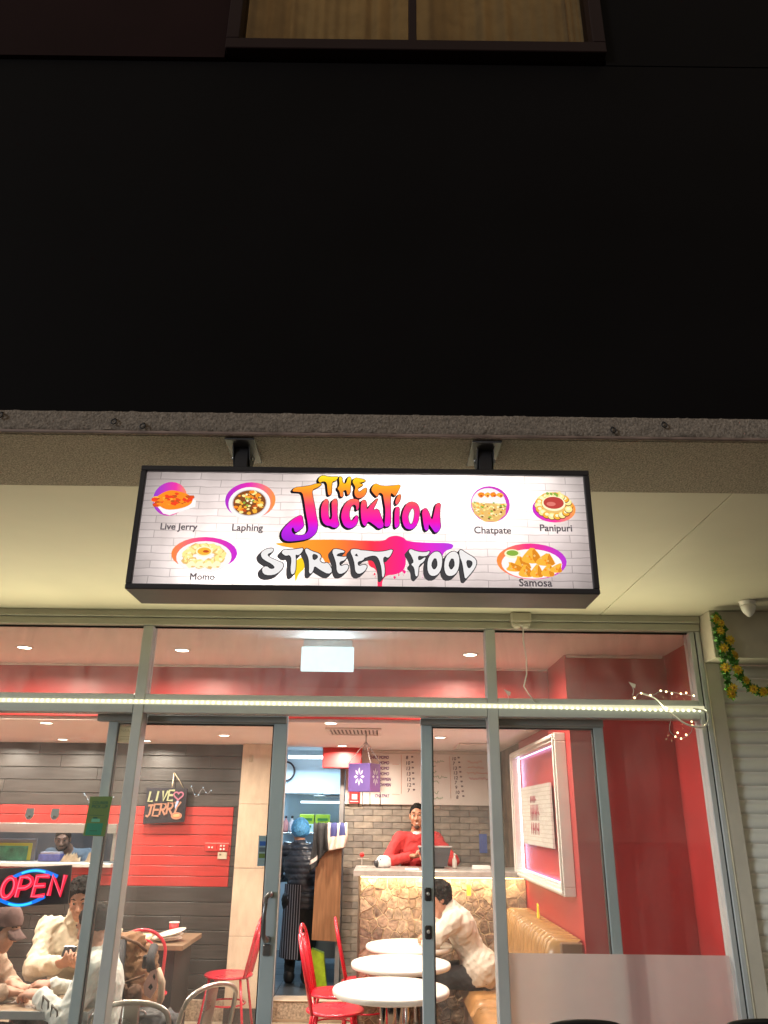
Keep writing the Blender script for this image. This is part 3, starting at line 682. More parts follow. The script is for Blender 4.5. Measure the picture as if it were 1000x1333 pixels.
for x0, x1 in ((-3.40, -1.375), (-1.315, .586), (.647, 1.761)):
    mb(alu).box(x0, x1, FY - .048, FY + .05, 2.236, 2.338, .003).build('transom', front)
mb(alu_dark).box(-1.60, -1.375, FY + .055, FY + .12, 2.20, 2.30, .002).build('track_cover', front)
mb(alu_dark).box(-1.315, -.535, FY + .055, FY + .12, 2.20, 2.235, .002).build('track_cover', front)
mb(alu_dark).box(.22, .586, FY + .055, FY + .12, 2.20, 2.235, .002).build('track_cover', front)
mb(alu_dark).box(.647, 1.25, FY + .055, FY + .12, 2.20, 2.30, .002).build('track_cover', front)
for x0, x1 in ((-3.40, -1.375), (.647, 1.761)):
    mb(alu).box(x0, x1, FY - .05, FY + .05, 0, .09, .003).build('sill_rail', front)
sg = glass_mat('shop_glass', (.95, .96, .95), 1.0, .026, (.75, .72, .70))
sg_t = glass_mat('transom_glass', (.93, .93, .91), 1.0, .09, (.75, .71, .69))
for x0, x1 in ((-3.40, -1.375), (-1.315, .586), (.647, 1.761)):
    mb(sg_t).box(x0, x1, FY, FY + .006, 2.34, 2.7265).build('transom_pane', front)
    mb(rubber).box(x0, x1, FY - .012, FY - .004, 2.717, 2.7265).build('glazing_bead', front)
for x0, x1 in ((-3.40, -1.375), (.647, 1.761)):
    mb(sg).box(x0, x1, FY, FY + .006, .09, 2.2355).build('glass_pane', front)
fm = bpy.data.materials.new('frosted_film'); fm.use_nodes = True
nt = fm.node_tree; nt.nodes.clear(); o_ = nt.nodes.new('ShaderNodeOutputMaterial')
tl = nt.nodes.new('ShaderNodeBsdfTranslucent'); tl.inputs[0].default_value = (.80, .76, .76, 1)
df = nt.nodes.new('ShaderNodeBsdfDiffuse'); df.inputs[0].default_value = (.62, .56, .56, 1)
tr = nt.nodes.new('ShaderNodeBsdfTransparent'); tr.inputs[0].default_value = (.9, .88, .88, 1)
a_ = nt.nodes.new('ShaderNodeMixShader'); a_.inputs[0].default_value = .55; b_ = nt.nodes.new('ShaderNodeMixShader')
nz = nt.nodes.new('ShaderNodeTexNoise'); nz.inputs['Scale'].default_value = 7; mr_ = nt.nodes.new('ShaderNodeMapRange'); mr_.inputs['To Min'].default_value = .40; mr_.inputs['To Max'].default_value = .47
nt.links.new(nz.outputs['Fac'], mr_.inputs['Value']); nt.links.new(mr_.outputs[0], b_.inputs[0])
nt.links.new(df.outputs[0], a_.inputs[1]); nt.links.new(tl.outputs[0], a_.inputs[2]); nt.links.new(a_.outputs[0], b_.inputs[1]); nt.links.new(tr.outputs[0], b_.inputs[2]); nt.links.new(b_.outputs[0], o_.inputs[0])
mb(fm).box(.648, 1.760, FY - .004, FY - .002, .092, 1.088).build('frosted_film', front)

def door_leaf(lab, x0, x1, wl, wr, handle):
    d = thing('sliding_door', lab, 'door', ((x0 + x1) / 2, 4.5, 0), 'sliding glass door leaves')
    y0, y1 = 4.478, 4.522
    bl = M('blue_grey_aluminium', (.42, .52, .57), .38, .15, .06, 3)
    mb(bl).box(x0, x0 + wl, y0, y1, .02, 2.262, .004).build('stile', d)
    mb(bl).box(x1 - wr, x1, y0, y1, .02, 2.262, .004).build('stile', d)
    mb(alu).box(x0 + wl, x1 - wr, y0 + .002, y1 - .002, 2.194, 2.26, .003).build('rail', d)
    mb(alu).box(x0 + wl, x1 - wr, y0 + .002, y1 - .002, .02, .14, .003).build('rail', d)
    mb(rubber).box(x0 + wl, x0 + wl + .006, y0 + .006, y1 - .006, .14, 2.194).build('seal', d)
    mb(rubber).box(x1 - wr - .006, x1 - wr, y0 + .006, y1 - .006, .14, 2.194).build('seal', d)
    mb(rubber).box(x0 + wl, x1 - wr, y0 + .006, y1 - .006, 2.186, 2.194).build('seal', d)
    mb(sg).box(x0 + wl, x1 - wr, 4.497, 4.503, .14, 2.19).build('pane', d)
    return d
dl = door_leaf('sliding door leaf on the left of the entrance, with the pull handle', -1.540, -.530, .054, .076, True)
dr = door_leaf('sliding door leaf on the right of the entrance, with two round locks', .224, 1.252, .062, .056, False)
hm = M('satin_handle', (.20, .21, .22), .28, .85)
hb = mb(hm).tube([(-.566, 4.478, 1.330), (-.570, 4.44, 1.335), (-.585, 4.425, 1.32), (-.590, 4.42, 1.24), (-.588, 4.422, 1.15), (-.575, 4.44, 1.125), (-.570, 4.478, 1.125)], [.016, .015, .012, .011, .012, .015, .016], 10)
hb.build('handle', dl)
lk = mb(hm).box(-.592, -.552, 4.462, 4.479, 1.05, 1.105, .006); lk.build('lock', dl)
for z in (1.342, 1.166):
    l_ = mb(rubber).box(.236, .272, 4.462, 4.4775, z - .032, z + .032, .012).build('lock', dr)
    mb(M('bright_bolt', (.6, .6, .6), .3, .9)).cyl((.254, 4.463, z + .004), (.254, 4.452, z + .004), .009, n=10).build('key_cylinder', l_)
mb(M('sticker_blue_grey', (.28, .42, .48), .5)).box(-.652, -.607, 4.490, 4.494, 1.466, 1.615).build('door_sticker', dl)
for z, c, nm in ((1.575, (.03, .12, .45), 'blue'), (1.545, (.1, .14, .18), 'grey'), (1.515, (.12, .20, .05), 'green'), (1.485, (.25, .35, .38), 'pale')):
    mb(M('sticker_' + nm, c, .5)).box(-.646, -.614, 4.487, 4.4895, z - .010, z + .012).build('sticker_logo', dl)

sw = thing('side_wall', 'plain cream rendered wall left of the shopfront, beyond the frame', 'wall', (-4.7, 4.4, 0))
mb(M('cream_render', (.58, .55, .46), .65, 0, .1, 5, .05, 120)).box(-6, -3.462, FY - .05, FY + .2, 0, 2.811).build('render_panel', sw)
# ---- strip of LEDs along the transom
strip = thing('led_strip', 'long strip of bright white LED dots along the shopfront transom', 'light strip', (0, 4.335, 2.293))
mb(M('led_tape', (.75, .75, .68), .4, es=.55, ecol=(1.0, .95, .62))).box(-3.4, 1.785, 4.338, 4.349, 2.281, 2.305, .001).build('tape', strip)
led_m = glow('led_white', (1.0, .98, .60), 2.1)
lens = MB().mat(led_m).ball((0, 0, 0), (.0085, .006, .0075), 8, 6); lm = lens.mesh('led')
x = -3.37; i = 0
while x < 1.785:
    o = put(lm, 'led', strip, (x, 4.334 - 4.335, 2.293 - 2.293 + .0025 * sin(x * 3.1) - .012 * max(0, (x + .2) / 2))); x += .0305; i += 1
area('strip_light', (-.8, 4.325, 2.293), 5.15, L_STRIP, (1.0, .91, .55), (0, -1, .15), 'RECTANGLE', .012, strip)
# ================================================================== RIGHT NEIGHBOUR: pier, roller shutter, garland, camera
pier_m = M('cream_render', (.64, .61, .52), .65, 0, .1, 5, .05, 120)
shut_m = M('shutter_paint', (.74, .76, .69), .45, .05, .10, 2.5, .03, 40, stretch=(1, 1, 6))
pr = thing('shutter_housing', 'cream painted pier and roller housing beside the right end of the shopfront', 'pier', (2.2, 4.3, 0))
mb(pier_m).box(1.826, 4.0, 4.20, 4.6, 2.547, 2.8115, .003).build('roller_box', pr)
mb(pier_m).box(1.828, 1.905, 4.345, 4.42, 0, 2.546, .003).build('guide_rail', pr)
mb(M('cream_trim', (.62, .58, .45), .5)).box(1.8225, 1.8275, 4.34, 4.42, 0, 2.546, .001).build('corner_trim', pr)
sh = thing('roller_shutter', 'closed cream roller shutter right of the shopfront', 'shutter', (2.9, 4.385, 0))
P = .072
prof = [(-.002, 0), (-.014, .006), (-.018, .02), (-.014, .042), (-.004, .058), (.002, .064), (.002, P)]
V = [(x, y, z) for x in (-1.0, 1.0) for (y, z) in prof]; n = len(prof)
sl = MB().mat(shut_m).add(V, [(i, i + 1, i + 1 + n, i + n) for i in range(n - 1)], True); slm = sl.mesh('slat')
for i in range(35): put(slm, 'slat', sh, (2.906 - 2.9, .02 + .0, 2.543 - P * (i + 1)))

garl = thing('flower_garland', 'artificial garland of yellow flowers and green leaves hanging on the shutter housing', 'garland', (1.8, 4.15, 2.75))
leaf_m = M('garland_leaf', (.10, .30, .05), .6, 0, .5, 40)
pet_m = M('yellow_petal', (.80, .60, .04), .6, 0, .2, 60); heart_m = M('flower_heart', (.45, .26, .02), .8)
rs = random.Random(5)
def catm(pts, m=14):
    out = []
    for i in range(len(pts) - 1):
        p0 = np.array(pts[max(i - 1, 0)]); p1 = np.array(pts[i]); p2 = np.array(pts[i + 1]); p3 = np.array(pts[min(i + 2, len(pts) - 1)])
        for k in range(m):
            t = k / m; out.append(.5 * ((2 * p1) + (-p0 + p2) * t + (2 * p0 - 5 * p1 + 4 * p2 - p3) * t * t + (-p0 + 3 * p1 - 3 * p2 + p3) * t ** 3))
    out.append(np.array(pts[-1])); return out
st1 = catm([(1.842, 4.150, 2.765), (1.835, 4.145, 2.68), (1.838, 4.145, 2.58), (1.845, 4.145, 2.48), (1.855, 4.15, 2.385), (1.86, 4.15, 2.335)])
st2 = catm([(1.842, 4.150, 2.765), (1.865, 4.145, 2.70), (1.88, 4.145, 2.60), (1.90, 4.145, 2.51), (1.935, 4.15, 2.42), (1.99, 4.15, 2.365), (2.06, 4.15, 2.36), (2.12, 4.15, 2.41), (2.19, 4.15, 2.52)])
gl_ = mb(leaf_m)
for st in (st1, st2):
    gl_.tube([tuple(q) for q in st], .003, 5)
    for q in st:
        for k in range(7):
            d = Vector((rs.gauss(0, 1), rs.gauss(-.3, .7), rs.gauss(0, 1))).normalized(); s_ = d.cross(Vector((rs.gauss(0, 1), rs.gauss(0, 1), rs.gauss(0, 1)))).normalized()
            L_ = rs.uniform(.016, .034); b0 = Vector(q) + d * .003
            gl_.add([b0, b0 + d * L_ * .5 + s_ * L_ * .3, b0 + d * L_, b0 + d * L_ * .5 - s_ * L_ * .3 + Vector((0, -.003, 0))], [(0, 1, 2, 3)])
gl_.build('leaves', garl)['kind'] = 'stuff'
fb = MB().mat(pet_m)
for layer, (r0, yy, npet) in enumerate(((.023, 0, 9), (.016, -.006, 7))):
    for k in range(npet):
        a = 2 * pi * k / npet + layer * .3; w = .5
        fb.add([(0, yy, 0), (r0 * .7 * cos(a - w * .6), yy - .006, r0 * .7 * sin(a - w * .6)), (r0 * cos(a), yy - .003, r0 * sin(a)), (r0 * .7 * cos(a + w * .6), yy - .006, r0 * .7 * sin(a + w * .6))], [(0, 1, 2, 3)], True)
fb.mat(heart_m).ball((0, -.010, 0), (.008, .006, .008), 8, 5); fme = fb.mesh('flower')
for st, idxs in ((st1, (4, 14, 27, 42, 58, 67)), (st2, (10, 24, 36, 48, 57, 68, 76, 85, 93, 104))):
    for i_ in idxs:
        q = st[min(i_, len(st) - 1)]
        o = put(fme, 'flower', garl, (q[0] - 1.8 + rs.uniform(-.012, .012), q[1] - 4.15 - .018, q[2] - 2.75))
        o.rotation_euler = (rs.uniform(-.5, .3), rs.uniform(0, 6), rs.uniform(-.5, .5)); k = rs.uniform(1.05, 1.4); o.scale = (k, k, k)
dome = thing('security_camera', 'white dome security camera hanging from the soffit above the roller shutter', 'camera', (1.95, 3.99, 2.81))
wp = M('white_plastic', (.72, .72, .70), .35)
mb(wp).lathe([(.040, -.022), (.042, -.004), (.046, 0)], (1.95, 3.99, 2.81), 20).build('base', dome)
mb(wp).lathe([(.0, -.085), (.012, -.080), (.030, -.058), (.038, -.035), (.040, -.022)], (1.95, 3.99, 2.81), 20).build('dome', dome)

# ================================================================== THE SHOP ROOM
ceil_m = M('ceiling_paint', (.82, .77, .74), .75, 0, .04, 2)
red_m = M('red_wall_paint', (.42, .030, .030), .42, 0, .16, 1.7, .05, 60, det=8)
floor_m = M('tan_floor_tile', (.40, .32, .24), .35, 0, .2, 4)
struct(mb(floor_m).box(-5, 2.6, 4.3, 8.05, -.3, -.006).build('shop_floor'))
sf = [o for o in C.objects if o.name == 'shop_floor'][0]
tm_ = MB().mat(floor_m).box(.002, .448, .002, .448, -.006, 0, .002); tme = tm_.mesh('floor_tile')
for ix in range(12):
    for iy in range(8): put(tme, 'floor_tile', sf, (-3.6 + ix * .45, 4.45 + iy * .45, 0))
uc = struct(mb(ceil_m).box(-5, 2.6, 4.452, 6.02, 2.79, 2.9).build('upper_ceiling'))
lc = struct(mb(ceil_m).box(-5, 1.40, 6.02, 8.26, 2.375, 2.78).box(-.62, 1.40, 8.2601, 8.65, 2.375, 2.78).build('lower_ceiling'))
mb(M('white_cornice', (.82, .78, .74), .6)).box(1.29, 1.965, 5.375, 5.399, 2.770, 2.789, .003).build('cornice', uc)
bk = tag(mb(red_m).box(-5, 1.278, 5.98, 6.018, 2.40, 2.789, .002).build('bulkhead'), 'long red bulkhead across the room above the downlights', 'bulkhead')
mb(M('white_cornice', (.82, .78, .74))).box(-5, 1.278, 5.965, 5.979, 2.776, 2.789, .002).build('cornice', bk)

rw = thing('red_wall', 'red painted right wall of the dining room carrying the lit frame', 'wall', (1.6, 5.8, 0))
mb(red_m).box(1.28, 1.42, 5.4, 7.45, 0, 2.79).build('side_face', rw)
mb(red_m).box(1.421, 2.15, 5.402, 5.5, 0, 2.79).build('front_face', rw)
mb(red_m).box(1.985, 2.15, 4.62, 5.40, 0, 2.79).build('return_face', rw)
mb(red_m).box(1.84, 2.15, 4.601, 4.62, 0, 2.79).build('return_face', rw)
lw = tag(mb(red_m).box(-5.1, -5.0, 4.45, 8.1, 0, 2.9).build('left_wall'), 'red left wall of the dining room, beyond the frame', 'wall')

# ---- plank wall
pw = thing('plank_wall', 'dark timber plank wall with a band of red planks and a serving hatch', 'wall', (-3.2, 8.15, 0))
dark_w = [M('dark_plank_' + n_, c, .42, 0, .30, 3, .12, 30, stretch=(1.2, 1, 22)) for n_, c in (('a', (.038, .034, .031)), ('b', (.033, .030, .028)), ('c', (.046, .041, .037)))]
red_w = [M('red_plank_' + n_, c, .38, 0, .12, 3, .10, 30, stretch=(1.2, 1, 22)) for n_, c in (('a', (.47, .036, .030)), ('b', (.43, .032, .027)))]
mb(M('plank_backing', (.01, .01, .01), .9)).box(-5, -2.55, 8.125, 8.2, 1.62, 2.375).box(-5, -1.372, 8.125, 8.2, 0, 1.255).box(-2.55, -1.372, 8.125, 8.2, 1.255, 2.375).build('backing', pw)
rs = random.Random(21)
zs = [0.0, .118, .236, .354, .472, .590, .708, .826, .944, 1.075, 1.165, 1.255, 1.345, 1.43, 1.53, 1.62, 1.70, 1.785, 1.90, 2.02, 2.14, 2.26, 2.372]
for r_ in range(len(zs) - 1):
    z0, z1 = zs[r_], zs[r_ + 1]; red = 1.07 <= z0 < 1.78
    hatch = 1.25 <= z0 < 1.61
    segs = []; x = -5.0; xe = -2.552 if hatch else -1.374
    if hatch: x = -2.552; xe = -1.374
    x0 = x
    while x0 < xe - .01:
        L_ = rs.uniform(1.2, 2.3); x1 = min(xe, x0 + L_)
        if xe - x1 < .3: x1 = xe
        segs.append((x0, x1)); x0 = x1
    if red:
        ns = []
        for (a, b_) in segs:
            if b_ > -1.44: ns += [(a, -1.442), (-1.440, b_)]
            else: ns.append((a, b_))
        segs = ns
    for (a, b_) in segs:
        isr = red and not a > -1.441
        mt = rs.choice(red_w if isr else dark_w); dy = rs.uniform(0, .004)
        mb(mt).box(a + .001, b_ - .001, 8.10 + dy, 8.124, z0 + .0035, z1 - .0015, .003).build('plank', pw)
stl = M('brushed_steel', (.45, .45, .44), .35, .8, .1, 3, stretch=(1, 8, 8))
hz0, hz1 = 1.255, 1.62
hf = mb(stl).box(-4.6, -2.552, 8.06, 8.2, hz1 - .085, hz1 - .001, .003).box(-2.585, -2.552, 8.08, 8.2, hz0 + .03, hz1 - .086, .002); hf.build('hatch_frame', pw)
mb(M('white_ledge', (.62, .60, .57), .4)).box(-4.6, -2.552, 8.03, 8.42, hz0 - .02, hz0 + .015, .004).build('hatch_ledge', pw)
mb(red_w[0]).box(-4.6, -2.553, 8.085, 8.098, hz1 + .001, hz1 + .012).build('hatch_trim', pw)

# ---- tiled pillar
pl = thing('tiled_pillar', 'glossy beige tiled pillar between the plank wall and the kitchen doorway', 'pillar', (-1.16, 8.05, 0))
tile_m = M('beige_tile', (.62, .51, .38), .16, 0, .10, 6, .02, 8, stretch=(3, 1, 1))
mb(M('pillar_core', (.3, .25, .2), .8)).box(-1.368, -.962, 7.972, 8.25, .0, 2.374).build('core', pl)
for i in range(4):
    z0 = .12 + i * .565; mb(tile_m).box(-1.370, -.960, 7.955, 7.971, z0 + .001, min(z0 + .563, 2.373), .002).build('tile', pl)
mb(M('dark_skirting', (.06, .05, .045), .5)).box(-1.371, -.959, 7.957, 7.970, 0, .118, .002).build('skirting', pl)
mb(M('wall_buzzer', (.5, .42, .3), .5)).box(-1.30, -1.265, 7.935, 7.954, 2.20, 2.27, .006).build('sensor', pl)

# ---- raised kitchen floor with step
step_m = M('mosaic_step', (.42, .33, .24), .5, 0, .45, 60, .3, 70); ktile = M('slate_floor_tile', (.085, .095, .105), .3, 0, .25, 5, .05, 40)
st = struct(mb(step_m).box(-4.6, 1.28, 8.06, 8.24, -.25, .158).build('step'))
mb(M('step_nosing', (.60, .48, .36), .4)).box(-.958, -.30, 8.045, 8.24, .159, .17, .003).build('nosing', st)
mb(M('step_edge', (.40, .30, .20), .5)).box(-.958, -.30, 8.05, 8.059, .0, .022).build('nosing', st)
kf = struct(mb(M('grout_dark', (.03, .03, .035), .8)).box(-4.6, 1.28, 8.241, 11, -.1, .164).build('kitchen_floor'))
kt = MB().mat(ktile).box(.002, .328, .002, .328, 0, .006, .002); ktm = kt.mesh('floor_tile')
for ix in range(4):
    for iy in range(8): put(ktm, 'floor_tile', kf, (-1.62 + ix * .33, 8.243 + iy * .33, .1645))

# ---- kitchen room
kw = M('kitchen_wall_white', (.62, .68, .72), .5, 0, .05, 2)
kit = thing('kitchen_wall', 'pale kitchen back wall seen through the doorway', 'wall', (-1.6, 10.9, 0))
mb(kw).box(-1.75, -.30, 10.8, 10.9, .17, 2.55).build('back_panel', kit)
mb(kw).box(-.378, -.30, 8.76, 10.80, .17, 2.55).build('side_panel', kit)
mb(M('kitchen_partition_grey', (.10, .105, .12), .5, .1)).box(-4.6, -1.751, 9.75, 9.85, .17, 2.55).build('hatch_back_panel', kit)
mb(kw).box(-1.75, -1.70, 8.26, 10.8, .17, 2.55).build('side_panel', kit)
struct(mb(M('kitchen_ceiling', (.55, .58, .60), .7)).box(-4.6, -.621, 8.262, 10.9, 2.50, 2.6).box(-.6209, -.30, 8.651, 10.9, 2.50, 2.6).build('kitchen_ceiling'))
for (xx, yy, zz) in ((10.5, 0, 0),): pass
tube_ = thing('fluorescent_light', 'long fluorescent batten on the kitchen ceiling', 'light', (-.90, 10.45, 2.46), )
mb(wp).box(-1.2, -.66, 10.42, 10.48, 2.44, 2.499, .004).build('housing', tube_)
mb(glow('tube_white', (.92, .97, 1.0), 6)).tube([(-1.2, 10.45, 2.42), (-.66, 10.45, 2.42)], .018, 8).build('tube', tube_)
area('tube_and_fill_light', (-.95, 10.35, 2.40), .9, L_KITCHEN, (.55, .80, 1.0), (0, -.25, -1), 'RECTANGLE', .12, tube_)
area('tube_and_fill_light', (-3.2, 8.42, 2.47), .8, L_KITCHEN * .6, (.75, .88, 1.0), (0, -.1, -1), 'RECTANGLE', .1, tube_)  # added fill without a fitting, brightens the cook in the hatch

# ---- brick wall behind the counter with the menu
bw = thing('brick_wall', 'grey brick wall behind the service counter', 'wall', (.45, 8.65, .17))
mb(M('mortar', (.24, .215, .18), .9)).box(-.376, 1.6, 8.612, 8.75, .17, 2.374).build('mortar', bw)
brick_ms = [M('grey_brick_' + n_, c, .7, 0, .22, 14, .25, 60) for n_, c in (('a', (.25, .22, .18)), ('b', (.28, .245, .20)), ('c', (.22, .195, .165)), ('d', (.31, .265, .21)))]
BM = [MB().mat(mt).box(.0015, .1985, 0, .018, .0015, .0605, .003).mesh('brick') for mt in brick_ms]
BH = [MB().mat(mt).box(.0015, .0985, 0, .018, .0015, .0605, .003).mesh('brick') for mt in brick_ms]
rs = random.Random(8)
for r_ in range(27):
    z = .172 + r_ * .062; x = -.376 + (-.0 if r_ % 2 else 0)
    first = True
    while x < 1.27:
        half = (first and r_ % 2)
        put((BH if half else BM)[rs.randrange(4)], 'brick', bw, (x - .45, 8.594 - 8.65 + rs.uniform(-.003, .003), z - .17)); x += .1 if half else .2; first = False
# side wall of the counter area
sb = thing('stone_wall', 'brown stone clad wall beyond the right end of the red wall', 'wall', (1.35, 8, 0))
mb(M('brown_stone_clad', (.16, .11, .075), .8, 0, .5, 9, .6, 22)).box(1.284, 1.45, 7.452, 8.61, 0, 2.374).build('cladding', sb)
jb = tag(mb(M('grey_jamb', (.20, .20, .20), .5)).box(-.425, -.378, 8.50, 8.61, .17, 2.374, .003).build('door_post'), 'grey post at the right side of the kitchen doorway', 'post')
lt = tag(mb(red_m).box(-.60, -.20, 8.28, 8.49, 2.175, 2.374, .004).build('lintel_box'), 'red box under the ceiling above the kitchen doorway', 'box')

menu = thing('menu_board', 'white handwritten menu board high on the back wall', 'menu board', (.45, 8.59, 1.83))
mb(M('menu_white', (.78, .72, .66), .4, 0, .05, 3)).box(-.37, 1.27, 8.57, 8.592, 1.832, 2.343, .003).build('board', menu)
mb(M('menu_trim', (.62, .54, .47), .5)).box(-.37, 1.27, 8.555, 8.592, 2.345, 2.373, .003).build('header', menu)
ma = M('marker_purple', (.16, .05, .16), .6); mg = M('marker_green', (.10, .30, .10), .6); mr2 = M('marker_red', (.60, .08, .08), .6); mo = M('marker_orange', (.70, .25, .12), .6); mk = M('marker_black', (.07, .04, .06), .6)
yM = 8.5685
for i, (s, x, w) in enumerate((('CHICK MOMO', -.125, .205), ('MOMO', -.02, .105), ('MOMO', -.02, .105), ('MOMO', -.02, .105), ('CHOWMEIN', -.05, .155), ('CHOWMEIN', -.05, .155), ('', 0, 0), ('CHATPAT', -.06, .15))):
    if s: b = mb(ma); add_text(b, s, (x, yM, 2.285 - i * .055), (1, 0, 0), (0, 0, 1), width=w, height=.032, shear=.15, bold=.0022); b.build('item_name', menu)
for i, s in enumerate(('8', '10', '13', '13', '12', '12', '7')):
    b = mb(mk); add_text(b, s, (.265 + i * .003, yM, 2.285 - i * .055), (1, 0, 0), (0, 0, 1), height=.036, shear=.1, bold=.0016)
    add_text(b, '00', (.32 + i * .003, yM, 2.303 - i * .055), (1, 0, 0), (0, 0, 1), height=.016, bold=.002); b.build('price', menu)
for i, s in enumerate(('10', '7', '13', '13', '12', '7', '9', '10', '8')):
    b = mb(mk); add_text(b, s, (.76 + i * .004, yM, 2.28 - i * .048), (1, 0, 0), (0, 0, 1), height=.034, shear=.1, bold=.0016)
    add_text(b, '00', (.815 + i * .005, yM, 2.30 - i * .048), (1, 0, 0), (0, 0, 1), height=.016, bold=.002); b.build('price', menu)
def scrawl(b, x, z, w, h, rs):
    n = max(3, int(w / .009)); pts = [(x + w * i / n, yM, z + rs.uniform(-.5, .5) * h) for i in range(n + 1)]
    b.tube(pts, .0026, 4)
rs = random.Random(3)
for i, (x, w) in enumerate(((.54, .13), (.53, .05), (.53, .06), (.53, .17), (.53, .08), (.53, .03), (.54, .07), (.54, .11))):
    b = mb(mg); scrawl(b, x, 2.265 - i * .052, w, .030, rs); b.build('item_name', menu)['label'] = 'green handwriting'
for i, (x, w) in enumerate(((.92, .15), (.92, .17), (.91, .22))): b = mb(mo); scrawl(b, x, 2.265 - i * .055, w, .028, rs); b.build('note_lettering', menu)
for (x0, z0, x1, z1) in ((.12, 2.235, .19, 2.232), (.12, 1.935, .20, 1.93), (.215, 2.33, .215, 1.94), (.73, 2.32, .735, 1.90)): mb(mo).tube([(x0, yM, z0), ((x0 + x1) / 2 + .003, yM, (z0 + z1) / 2), (x1, yM, z1)], .0016, 4).build('ruled_line', menu)
b = mb(mr2); scrawl(b, .93, 2.10, .22, .034, rs); b.build('note_lettering', menu)['label'] = 'red underlined note'
fs_ = thing('fire_sign', 'small red and white fire sign on the back wall behind the lantern', 'sign', (-.26, 8.56, 1.86))
mb(M('fire_red', (.60, .03, .03), .4)).box(-.330, -.215, 8.556, 8.566, 1.84, 1.985, .002).build('plate', fs_)
mb(M('fire_white', (.75, .7, .68), .4)).box(-.318, -.227, 8.553, 8.5555, 1.855, 1.862).box(-.30, -.245, 8.553, 8.5555, 1.88, 1.93).build('pictogram', fs_)

# ================================================================== CEILING LIGHTS, VENTS, EXIT
trim_m = M('downlight_trim', (.85, .82, .78), .4); lens_m = glow('downlight_lens', (1.0, .93, .76), 14)
tr_b = MB().mat(trim_m).lathe([(.042, -.0005), (.052, -.006), (.058, -.004), (.060, 0)], n=20); trm = tr_b.mesh('trim')
le_b = MB().mat(lens_m).lathe([(0, -.004), (.044, -.003)], n=20); lem = le_b.mesh('lens')
def downlight(x, y, z, p, lab):
    t = thing('downlight', lab, 'downlight', (x, y, z - .001), 'recessed ceiling downlights')
    put(trm, 'trim', t); put(lem, 'lens', t)
    area('lamp', (x, y, z - .012), .085, p, (1.0, .87, .73), (0, 0, -1), 'DISK', None, t, radians(165))
downlight(-1.407, 5.38, 2.79, L_UP, 'downlight seen through the middle transom pane, left of the exit light')
downlight(.621, 5.42, 2.79, L_UP, 'downlight seen through the middle transom pane, right of the exit light')
for x, y, lab in ((-2.64, 6.25, 'largest downlight seen in the left bay, close under the LED strip'), (-3.07, 7.7, 'downlight above the serving hatch in the left bay'), (-3.78, 7.75, 'downlight at the left edge of the photo above the serving hatch'),
                  (-1.40, 7.1, 'downlight seen through the left door leaf, near the tiled pillar'), (-.385, 5.0 + .93 + .1, 'downlight under the LED strip in the open doorway'), (-.39, 8.05, 'downlight right in front of the red box over the kitchen doorway'),
                  (.52, 7.05, 'downlight seen through the right door leaf above the menu'), (-2.28, 7.75, 'downlight seen beside the mullion in the left bay')):
    downlight(x, y, 2.375, L_LOW, lab)
for x, y in ((-3.6, 5.4), (-2.5, 5.35)): downlight(x, y, 2.79, L_UP, 'downlight over the left bay, %s' % ('first from the left wall' if x < -3 else 'hidden behind the LED strip'))
vent_m = M('vent_white', (.70, .64, .60), .5); vent_d = M('vent_shadow', (.14, .12, .11), .8)
def vent(x0, x1, y0, y1, lab, n_):
    z = 2.374; t = thing('ceiling_vent', lab, 'vent', ((x0 + x1) / 2, (y0 + y1) / 2, z), 'air vents in the lower ceiling')
    mb(vent_m).box(x0, x1, y0, y0 + .03, z - .014, z, .003).box(x0, x1, y1 - .03, y1, z - .014, z, .003).box(x0, x0 + .03, y0 + .03, y1 - .03, z - .014, z, .003).box(x1 - .03, x1, y0 + .03, y1 - .03, z - .014, z, .003).build('frame', t)
    mb(vent_d).box(x0 + .03, x1 - .03, y0 + .03, y1 - .03, z - .003, z).build('backing', t)
    for i in range(n_):
        x = x0 + .035 + (x1 - x0 - .07) * (i + .5) / n_
        mb(vent_m).prism([(x - .012, y0 + .031, z - .004), (x + .008, y0 + .031, z - .012), (x + .010, y0 + .031, z - .012), (x - .009, y0 + .031, z - .004)], (0, y1 - y0 - .062, 0)).build('slat', t)
vent(-.45, .0, 6.35, 6.85, 'ceiling vent in the open doorway, behind the first downlight', 12)
vent(.74, 1.12, 7.6, 8.3, 'ceiling vent above the menu on the right', 10)
ex = thing('exit_light', 'glaring white exit light box hanging from the upper ceiling', 'exit light', (-.355, 5.0, 2.79))
mb(wp).box(-.515, -.195, 4.975, 5.025, 2.745, 2.789, .004).build('housing', ex)
mb(glow('exit_panel', (.66, .93, 1.0), 1.6)).box(-.527, -.185, 4.992, 5.008, 2.585, 2.744, .003).build('panel', ex)
area('exit_lamp', (-.355, 4.985, 2.66), .3, L_EXIT, (.6, .85, 1.0), (0, -1, -.1), 'RECTANGLE', .14, ex)
